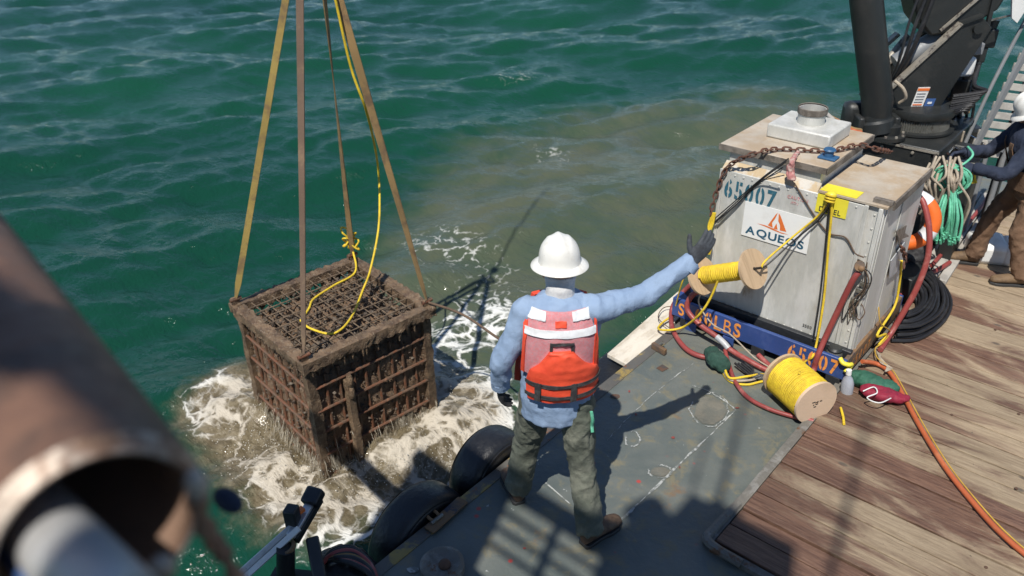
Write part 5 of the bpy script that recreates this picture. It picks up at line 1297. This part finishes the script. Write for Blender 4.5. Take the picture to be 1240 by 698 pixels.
def back_point(torso, tr_, tf, u, z, off, side=-1):
    """point on the torso's back surface at lateral u and height z"""
    for (c0, a0, b0), (c1, a1, b1) in zip(torso, torso[1:]):
        if c0.z <= z <= c1.z or c1 is torso[-1][0]:
            t = min(max((z - c0.z) / (c1.z - c0.z), 0), 1); c = c0.lerp(c1, t); a = a0 + (a1 - a0) * t; b = b0 + (b1 - b0) * t; break
    a += .012; b += .012
    k = max(-1.0, min(1.0, u / a)); th = math.asin(k)
    p = V((c.x, c.y, z)) + tr_ * (a * math.sin(th)) + tf * (side * b * math.cos(th))
    nn = (tr_ * (math.sin(th) / a) + tf * (side * math.cos(th) / b)).normalized()
    return p + nn * off
def patch_on_back(torso, tr_, tf, rows, m, name, parent, thick=.012, off=.014, nu=18, bulge=0, side=-1, arch=0):
    """rows: (z, u_left, u_right) from bottom to top"""
    mb = MB(); vs = []; R = []
    for (z0, l0, r0), (z1, l1, r1) in zip(rows, rows[1:]):
        for k in range(5):
            t = k / 5; R.append((z0 + (z1 - z0) * t, l0 + (l1 - l0) * t, r0 + (r1 - r0) * t))
    R.append(rows[-1]); nv = len(R)
    for lay in (0, 1):
        for j, (z, l, r) in enumerate(R):
            for i in range(nu + 1):
                q = i / nu; o_ = off + (thick + bulge * (math.sin(math.pi * q) ** .6) * (math.sin(math.pi * min(1, max(0, (j + .3) / (nv - .4)))) ** .6)) * lay
                o_ += arch * math.sin(math.pi * q) ** .6
                o_ += .006 * noise.noise(V((q * 5, j * .3, 3.3 + off * 50)))
                vs.append(back_point(torso, tr_, tf, l + (r - l) * q, z, o_, side))
    w_ = nu + 1; N_ = w_ * nv; fs = []
    for j in range(nv - 1):
        for i in range(nu):
            a = j * w_ + i; fs.append((a, a + 1, a + w_ + 1, a + w_)); fs.append((N_ + a, N_ + a + w_, N_ + a + w_ + 1, N_ + a + 1))
    rim = [i for i in range(w_)] + [j * w_ + nu for j in range(1, nv)] + [(nv - 1) * w_ + i for i in range(nu - 1, -1, -1)] + [j * w_ for j in range(nv - 2, 0, -1)]
    for a, b in zip(rim, rim[1:] + rim[:1]): fs.append((a, N_ + a, N_ + b, b))
    mb.add(vs, fs); return mb.build(name, m, parent, 55)

# worker signalling at the deck edge
M1 = V((-2.10, 2.65, 0)); F1 = V((-.655, .755, 0))
J1 = dict(pelvis=(.03, .0, .92), neck=(.045, .035, 1.485), head=(.045, .085, 1.585), look=(-.10, .9, -.10),
    shL=(-.115, .0, 1.405), elL=(-.248, -.04, 1.14), wrL=(-.262, .03, .92), haL=(-.262, .05, .84), palmL=(.85, .2, .1), curlL=.55, thumbL=.5,
    shR=(.215, .0, 1.415), elR=(.475, .09, 1.435), wrR=(.715, .17, 1.585), haR=(.775, .19, 1.66), palmR=(-.25, .95, -.15), curlR=.20, spreadR=.012, thumbR=1.0,
    hipL=(-.065, .03, .86), knL=(-.125, .125, .47), anL=(-.19, .15, .095), toeL=(-.26, .36, .02),
    hipR=(.125, -.02, .86), knR=(.170, -.06, .46), anR=(.215, -.19, .095), toeR=(.38, -.06, .02),
    torso=[((.03, .0, .765), .168, .118), ((.03, .0, .88), .178, .125), ((.03, .0, .97), .172, .122), ((.035, .0, 1.08), .168, .118), ((.04, .0, 1.22), .180, .125), ((.045, .0, 1.34), .190, .122), ((.045, .01, 1.43), .165, .10), ((.045, .02, 1.49), .085, .075)],
    shirt0=0, trous1=3)
def vest1(root, L, J, torso, tr_, tf):
    # lateral positions are measured from the torso's own axis
    vp = patch_on_back(torso, tr_, tf, [(1.10, -.160, .165), (1.30, -.162, .160), (1.40, -.160, .140), (1.458, -.130, .110)], m_vest, 'vest_panel', root, .010, .010)
    for u0, u1 in ((-.168, -.156), (.152, .166)): patch_on_back(torso, tr_, tf, [(1.10, u0, u1), (1.30, u0, u1), (1.41, u0 * .97, u1 * .93)], m_vesto, 'piping', vp, .006, .020, 4)
    patch_on_back(torso, tr_, tf, [(1.345, -.160, .152), (1.380, -.160, .150)], m_tape, 'reflective_tape', vp, .003, .024)
    for u0, u1 in ((-.148, -.070), (.050, .125)): patch_on_back(torso, tr_, tf, [(1.422, u0, u1), (1.462, u0 * .9, u1 * .9)], m_tape, 'reflective_tape', vp, .003, .023, 8)
    patch_on_back(torso, tr_, tf, [(1.395, -.028, .022), (1.425, -.028, .022)], m_vesto, 'neck_tab', vp, .003, .024, 6)
    patch_on_back(torso, tr_, tf, [(1.245, -.050, -.038), (1.315, -.050, -.038)], m_web, 'grab_handle', vp, .006, .022, 4); patch_on_back(torso, tr_, tf, [(1.245, .045, .057), (1.315, .045, .057)], m_web, 'grab_handle', vp, .006, .022, 4)
    patch_on_back(torso, tr_, tf, [(1.304, -.050, .057), (1.318, -.050, .057)], m_web, 'grab_handle', vp, .007, .023, 8)
    pd = patch_on_back(torso, tr_, tf, [(.965, -.130, .168), (1.01, -.140, .176), (1.08, -.140, .178), (1.14, -.130, .164), (1.19, -.092, .112), (1.25, -.060, .068), (1.27, -.05, .055)], m_vesto, 'flotation_pad', root, .018, .016, 24, .020)
    for z, ar_ in ((.992, .012), (1.062, .018)): patch_on_back(torso, tr_, tf, [(z, -.141, .178), (z + .020, -.141, .178)], m_web, 'strap', pd, .005, .036, 22, 0, -1, ar_)
    for u in (-.085, .060): patch_on_back(torso, tr_, tf, [(.985, u - .012, u + .012), (1.09, u - .012, u + .012)], m_web, 'strap', pd, .004, .056, 5)
    # front halves of the vest
    for s in (-1, 1):
        rows = [(.95, .02 * s, .178 * s), (1.15, .02 * s, .172 * s), (1.32, .05 * s, .150 * s), (1.44, .06 * s, .115 * s)]
        rows = [(z, min(a, b), max(a, b)) for z, a, b in rows]
        patch_on_back(torso, tr_, tf, rows, m_vesto, 'front_panel', root, .03, .014, 10, .02, 1)
    # green tag at the hip
    p = L((.205, -.11, .86)); MB().tube(smooth_path([p, p + V((.01, 0, -.05)), p + V((0, .01, -.10)), p + V((.012, 0, -.13))], 4), .009, 6).build('lanyard', m_green, root)
person(M1, F1, J1, 'worker in white hard hat and orange life vest signalling with raised arm', m_shirt, m_trous, m_boot, m_bglove, m_glove, m_hat, vest1)

# second worker leaning over the winch
M2 = V((-.89, 7.2, ZP)); F2 = V((-.86, -.42, 0))
J2 = dict(neck=(.0, .03, 1.33), head=(.0, .07, 1.43), look=(.0, .85, -.6),
    shL=(-.19, .05, 1.25), elL=(-.27, .22, 1.02), wrL=(-.15, .42, 1.00), haL=(-.13, .5, .99), palmL=(.6, .1, -.6), curlL=.6,
    shR=(.19, .05, 1.25), elR=(.27, .22, 1.02), wrR=(.15, .44, 1.02), haR=(.13, .52, 1.01), palmR=(-.6, .1, -.6), curlR=.6,
    hipL=(-.10, -.08, .80), knL=(-.13, -.06, .44), anL=(-.13, -.17, .095), toeL=(-.14, .06, .02),
    hipR=(.10, -.04, .80), knR=(.15, .10, .44), anR=(.20, .13, .095), toeR=(.22, .38, .02),
    torso=[((0, -.08, .75), .17, .125), ((0, -.07, .85), .18, .135), ((0, -.05, .95), .178, .135), ((0, -.01, 1.06), .185, .14), ((0, .03, 1.17), .195, .14), ((0, .05, 1.26), .175, .115), ((0, .055, 1.33), .09, .08)],
    shirt0=1, trous1=4, gaiter=False)
def bib2(root, L, J, torso, tr_, tf):
    for sd_ in (-1, 1): patch_on_back(torso, tr_, tf, [(.88, -.19, .19), (1.05, -.185, .185)], m_brown, 'bib', root, .008, .016, 20, 0, sd_)
    for u in (-.10, .07):
        for sd_ in (-1, 1): patch_on_back(torso, tr_, tf, [(1.04, u, u + .035), (1.25, u, u + .035)], m_brown, 'brace', root, .006, .018, 5, 0, sd_)
person(M2, F2, J2, 'worker in navy jacket and brown bibs bending over the winch', m_navyj, m_brown, m_tanb, m_navyj, m_navyj, m_hat, bib2, vs=.014)

# ------------------------------------------------------------------ rusty pipe by the lens
pdir = (ray(-376, -215)).normalized()
PE = CAM + ray(124, 650) * .64
PR, PI = .088, .074
pp = thing('rusty_pipe', PE, 'thick rusty steel pipe with its open cut end close by', 'pipe')
PLEN = 3.3
MB().lathe([(PR, .012), (PR, PLEN)], PE, pdir, 64).build('tube', m_pipe, pp, 30)
MB().lathe([(PI, .0), (PI, PLEN)], PE, pdir, 64).build('bore', m_bore, pp, 30)
MB().lathe([(PI, .0), (PI + .003, -.001), (PR, .012)], PE, pdir, 64).build('cut_face', m_pipee, pp)
# inner tubes in the pipe
lo = -(V((0, 0, 1)) - pdir * pdir.z).normalized(); sd0 = pdir.cross(lo).normalized()
ra, rb_ = CAM + ray(-10, 560) * .80, CAM + ray(150, 752) * .52
MB().tube([ra, rb_], .030, 32).build('bright_rod', m_rodp, pp, label='pale bare metal rod lying in the pipe mouth')
MB().tube([ra + sd0 * .030 + V((.01, 0, -.01)), rb_ + sd0 * .024 + V((.02, 0, -.005))], .010, 16).build('blue_hose', m_bluep, pp)
# lumps of weld and a frayed cord at the rim
rt0 = CAM + ray(238, 588) * .64
MB().ball(rt0, .010, 10, 8, (1, 1, 1.6)).build('weld_lump', m_pipee, pp); MB().ball(CAM + ray(196, 688) * .63, .011, 10, 8).build('weld_lump', m_pipee, pp)
P = [CAM + ray(u, v) * dz for u, v, dz in ((238, 600, .645), (250, 640, .70), (262, 660, .74), (276, 680, .78), (300, 730, .85))]
fr = MB().tube(smooth_path(P, 6), [.007 + .003 * math.sin(i * 1.3) for i in range(25)], 8).build('frayed_cord', m_fray); tag(fr, 'frayed tan cord hanging from the rim of the rusty pipe', 'cord')
bl = MB().ball(CAM + ray(276, 606) * 1.1, .022, 12, 8, (1.3, .7, .6)); o = bl.build('cable_clip', m_navyj, None)
tag(o, 'dark blue cable clip beyond the pipe rim', 'clip')
# davit post that carries the pipe, standing on the boat's edge
tq = (-2.45 - PE.x) / pdir.x; PS = PE + pdir * tq
dv = thing('davit_post', (PS.x, PS.y, 0), 'grey davit post carrying the rusty pipe', 'post')
MB().cyl((PS.x, PS.y, 0), (PS.x, PS.y, PS.z - PR - .002), .07, n=20).build('post', m_grey, dv); MB().bb(PS.x - .12, PS.x + .12, PS.y - .12, PS.y + .12, 0, .02).build('foot_plate', m_grey, dv)

# ------------------------------------------------------------------ gear at the hull, lower left
zg = .12
gr = thing('rail_bracket', onz(330, 660, -.02), 'silver slotted rail with black end cap clamped outboard', 'bracket')
def zz(u, v, z): return onz(u, v, z)
MB().beam(zz(282, 704, .05), zz(360, 634, .25), .10, .035, V((-.5, .5, .7))).build('rail', m_alu, gr, bevel=.006)
MB().beam(zz(296, 700, .10), zz(362, 640, .295), .020, .03, V((-.5, .5, .7))).build('rail_lip', m_white, gr)
MB().beam(zz(352, 650, .25), zz(383, 598, .30), .05, .03).build('arm', m_alu, gr, bevel=.004); MB().beam(zz(358, 655, .22), zz(388, 604, .27), .03, .05).build('arm', m_crane, gr, bevel=.004)
MB().beam(zz(374, 612, .29), zz(384, 592, .33), .10, .07).build('end_cap', m_rubber, gr, bevel=.015)
MB().box(zz(354, 626, .31), (.07, .07, .13), Matrix.Rotation(.5, 3, 'Z')).build('clamp', m_crane, gr, bevel=.01)
MB().box(zz(364, 618, .315), (.035, .035, .02)).build('marker', m_ologo, gr)
MB().cyl(zz(346, 664, .22), zz(346, 700, .0), .048, n=22).build('socket', m_crane, gr); MB().lathe([(.034, .0), (.05, 0), (.05, -.02)], zz(346, 662, .222), V((-.2, -.3, 1)), 24).build('socket_rim', m_rusty, gr)
MB().beam(zz(378, 652, .20), zz(388, 704, .10), .07, .07).build('motor', m_crane, gr, bevel=.012)
MB().beam(zz(330, 700, -.02), V((XE + .05, zz(440, 720, 0).y, .02)), .10, .06).build('outrigger', m_crane, gr)
for k in range(9):
    c_ = (m_black, m_black, m_red, m_black, m_strapt, m_black, m_black, m_red, m_black)[k]
    rope('umbilical', [zz(386, 690 - 2*k, .04), zz(400 + 2*k, 668 + 1.5*k, .10), zz(425 + k, 662 + 3*k, .08), zz(448, 680 + 2*k, .05), zz(456, 700 + 2*k, .03)], .010 + .003 * (k % 3), c_, 'bundled cables curving along the hull by the silver rail', 'cable', 'cables by the silver rail')
mb = MB().ball(zz(420, 694, -.05), .16, 18, 12, (1.3, 1, .6)); o = baked(mb, 'cable_tub', m_black, [('REMESH', dict(mode='VOXEL', voxel_size=.012)), ('DISPLACE', dict(texture=tx2, strength=.05, mid_level=.5))]); tag(o, 'black padded bundle under the cables at the hull', 'bundle')
# round fitting on the deck
bf = thing('deck_fitting', onz(536, 690, 0), 'round rusty fitting on the shaded steel deck', 'fitting')
q = onz(536, 690, 0)
MB().lathe([(.12, 0), (.12, .05), (.10, .062), (.085, .05), (.001, .045)], q, n=32).build('rim', m_edge, bf); MB().ball(q + V((.02, 0, .05)), .035, 12, 8).build('pad_eye', m_rustp, bf)

# ------------------------------------------------------------------ unseen deckhouse added behind the camera to throw shade on the decks
DZ = 4.75
dh = thing('deckhouse', (0, -4, 0), 'unseen white deckhouse with a railed upper deck, added for its shade', 'deckhouse')
MB().bb(-2.2, 4.6, -6.8, -1.9, 0, DZ - .12).build('wall', m_house, dh, bevel=.02)
MB().bb(-2.55, 4.8, -6.95, -1.0, DZ - .118, DZ).build('upper_deck', m_grey, dh)
for x0, x1 in ((-1.5, -.5), (.4, 1.4), (2.3, 3.3)): MB().bb(x0, x1, -1.898, -1.88, 2.5, 3.5).build('window', m_blk, dh, bevel=.01)
YR = -1.06
for x in (-2.4, -1.62, -1.0, -.62, 1.0, 2.0, 3.0): MB().cyl((x, YR, DZ), (x, YR, DZ + 1.72), .026, n=10).build('rail_post', m_white, dh)
MB().bb(-2.5, .05, YR - .05, YR + .05, DZ + 1.67, DZ + 1.79).build('top_rail', m_white, dh)
for z in (1.02, 1.22, 1.42): MB().cyl((-2.5, YR, DZ + z), (.05, YR, DZ + z), .018, n=8).build('mid_rail', m_white, dh)
MB().bb(-2.5, -1.02, YR - .02, YR - .005, DZ + .03, DZ + 1.80).build('shade_cloth', m_navyj, dh)  # unseen panel added to darken the lower left of the steel deck
BZ = DZ + .92
bn = thing('caster_step', (.3, -1.3, DZ), 'raised steel grating step added to lift the unseen shadow casters', 'step')  # added step, raises locker and onlooker so their shadows reach far enough
for yv in (-1.08, -1.3, -1.5, -1.7): MB().bb(-.35, .95, yv - .015, yv + .015, BZ - .04, BZ).build('tread_bar', m_grey, bn)
for x in (-.3, .9):
    for yv in (-1.7, -1.08): MB().cyl((x, yv, DZ), (x, yv, BZ - .041), .025, n=8).build('leg', m_grey, bn)
lk2 = thing('shade_locker', (.5, -1.3, BZ), 'tall grey locker added out of view to shade the deck', 'locker')  # unseen box added to cast the broad shadow on steel and planks
MB().bb(.10, .76, -1.55, -1.06, BZ, BZ + 1.95).build('body', m_grey, lk2, bevel=.02); MB().box((.35, -1.2, BZ + 2.03), (.2, .2, .14)).build('shade_lump', m_grey, lk2, bevel=.02); MB().bb(.2, .21, -1.058, -1.04, BZ + .1, BZ + 1.7).build('handle', m_bare, lk2)  # the lump on top breaks up the shadow's outline
def mast(px0, px1, r, label):
    a, b = onz(*px0), onz(*px1); k = V((SUN.x / SUN.z, SUN.y / SUN.z, 1))
    yb = -1.25
    z0 = (yb - a.y) / k.y; z1 = (yb - b.y) / k.y; p, q = a + k * z0, b + k * z1
    dd = (q - p).normalized(); t = (DZ - p.z) / dd.z; foot = p + dd * t
    o = thing('aerial', foot, label, 'aerial', 'aerials on the upper deck'); MB().tube([foot, q], [r, r * .8], 10).build('whip', m_white, o); MB().lathe([(.06, 0), (.06, .03), (.03, .05)], foot, n=16).build('mount', m_grey, o)
mast((869, 612), (903, 480), .022, 'thick white aerial on the upper deck beside the locker')
mast((834, 610), (856, 530), .012, 'thin short white aerial on the upper deck')
mast((1006, 690), (1050, 505), .022, 'long white aerial on the upper deck past the locker')
J3 = dict(neck=(0, .02, 1.49), head=(0, .05, 1.62), look=(0, 1, -.3), shL=(-.18, 0, 1.41), elL=(-.24, .05, 1.12), wrL=(-.12, .26, 1.10), haL=(-.08, .33, 1.11), palmL=(.8, .2, 0), curlL=.6,
    shR=(.18, 0, 1.41), elR=(.25, .03, 1.12), wrR=(.20, .2, .95), haR=(.19, .26, .90), palmR=(-.8, .2, 0), curlR=.5,
    hipL=(-.09, 0, .86), knL=(-.11, .02, .47), anL=(-.12, 0, .095), toeL=(-.13, .22, .02), hipR=(.09, 0, .86), knR=(.11, .02, .47), anR=(.12, 0, .095), toeR=(.14, .22, .02),
    torso=[((0, 0, .80), .165, .115), ((0, 0, .90), .175, .12), ((0, 0, 1.0), .17, .12), ((0, 0, 1.2), .185, .125), ((0, 0, 1.34), .19, .12), ((0, .01, 1.42), .165, .10), ((0, .02, 1.48), .085, .075)], shirt0=1, trous1=4)
person(V((-.04, -1.28, BZ)), V((-.3, 1, 0)), J3, 'onlooker in white hard hat at the upper deck rail', m_shirt, m_trous, m_boot, m_bglove, m_bglove, m_hat, None, vs=.018)

# stray default-named leftovers are avoided: every mesh above is named
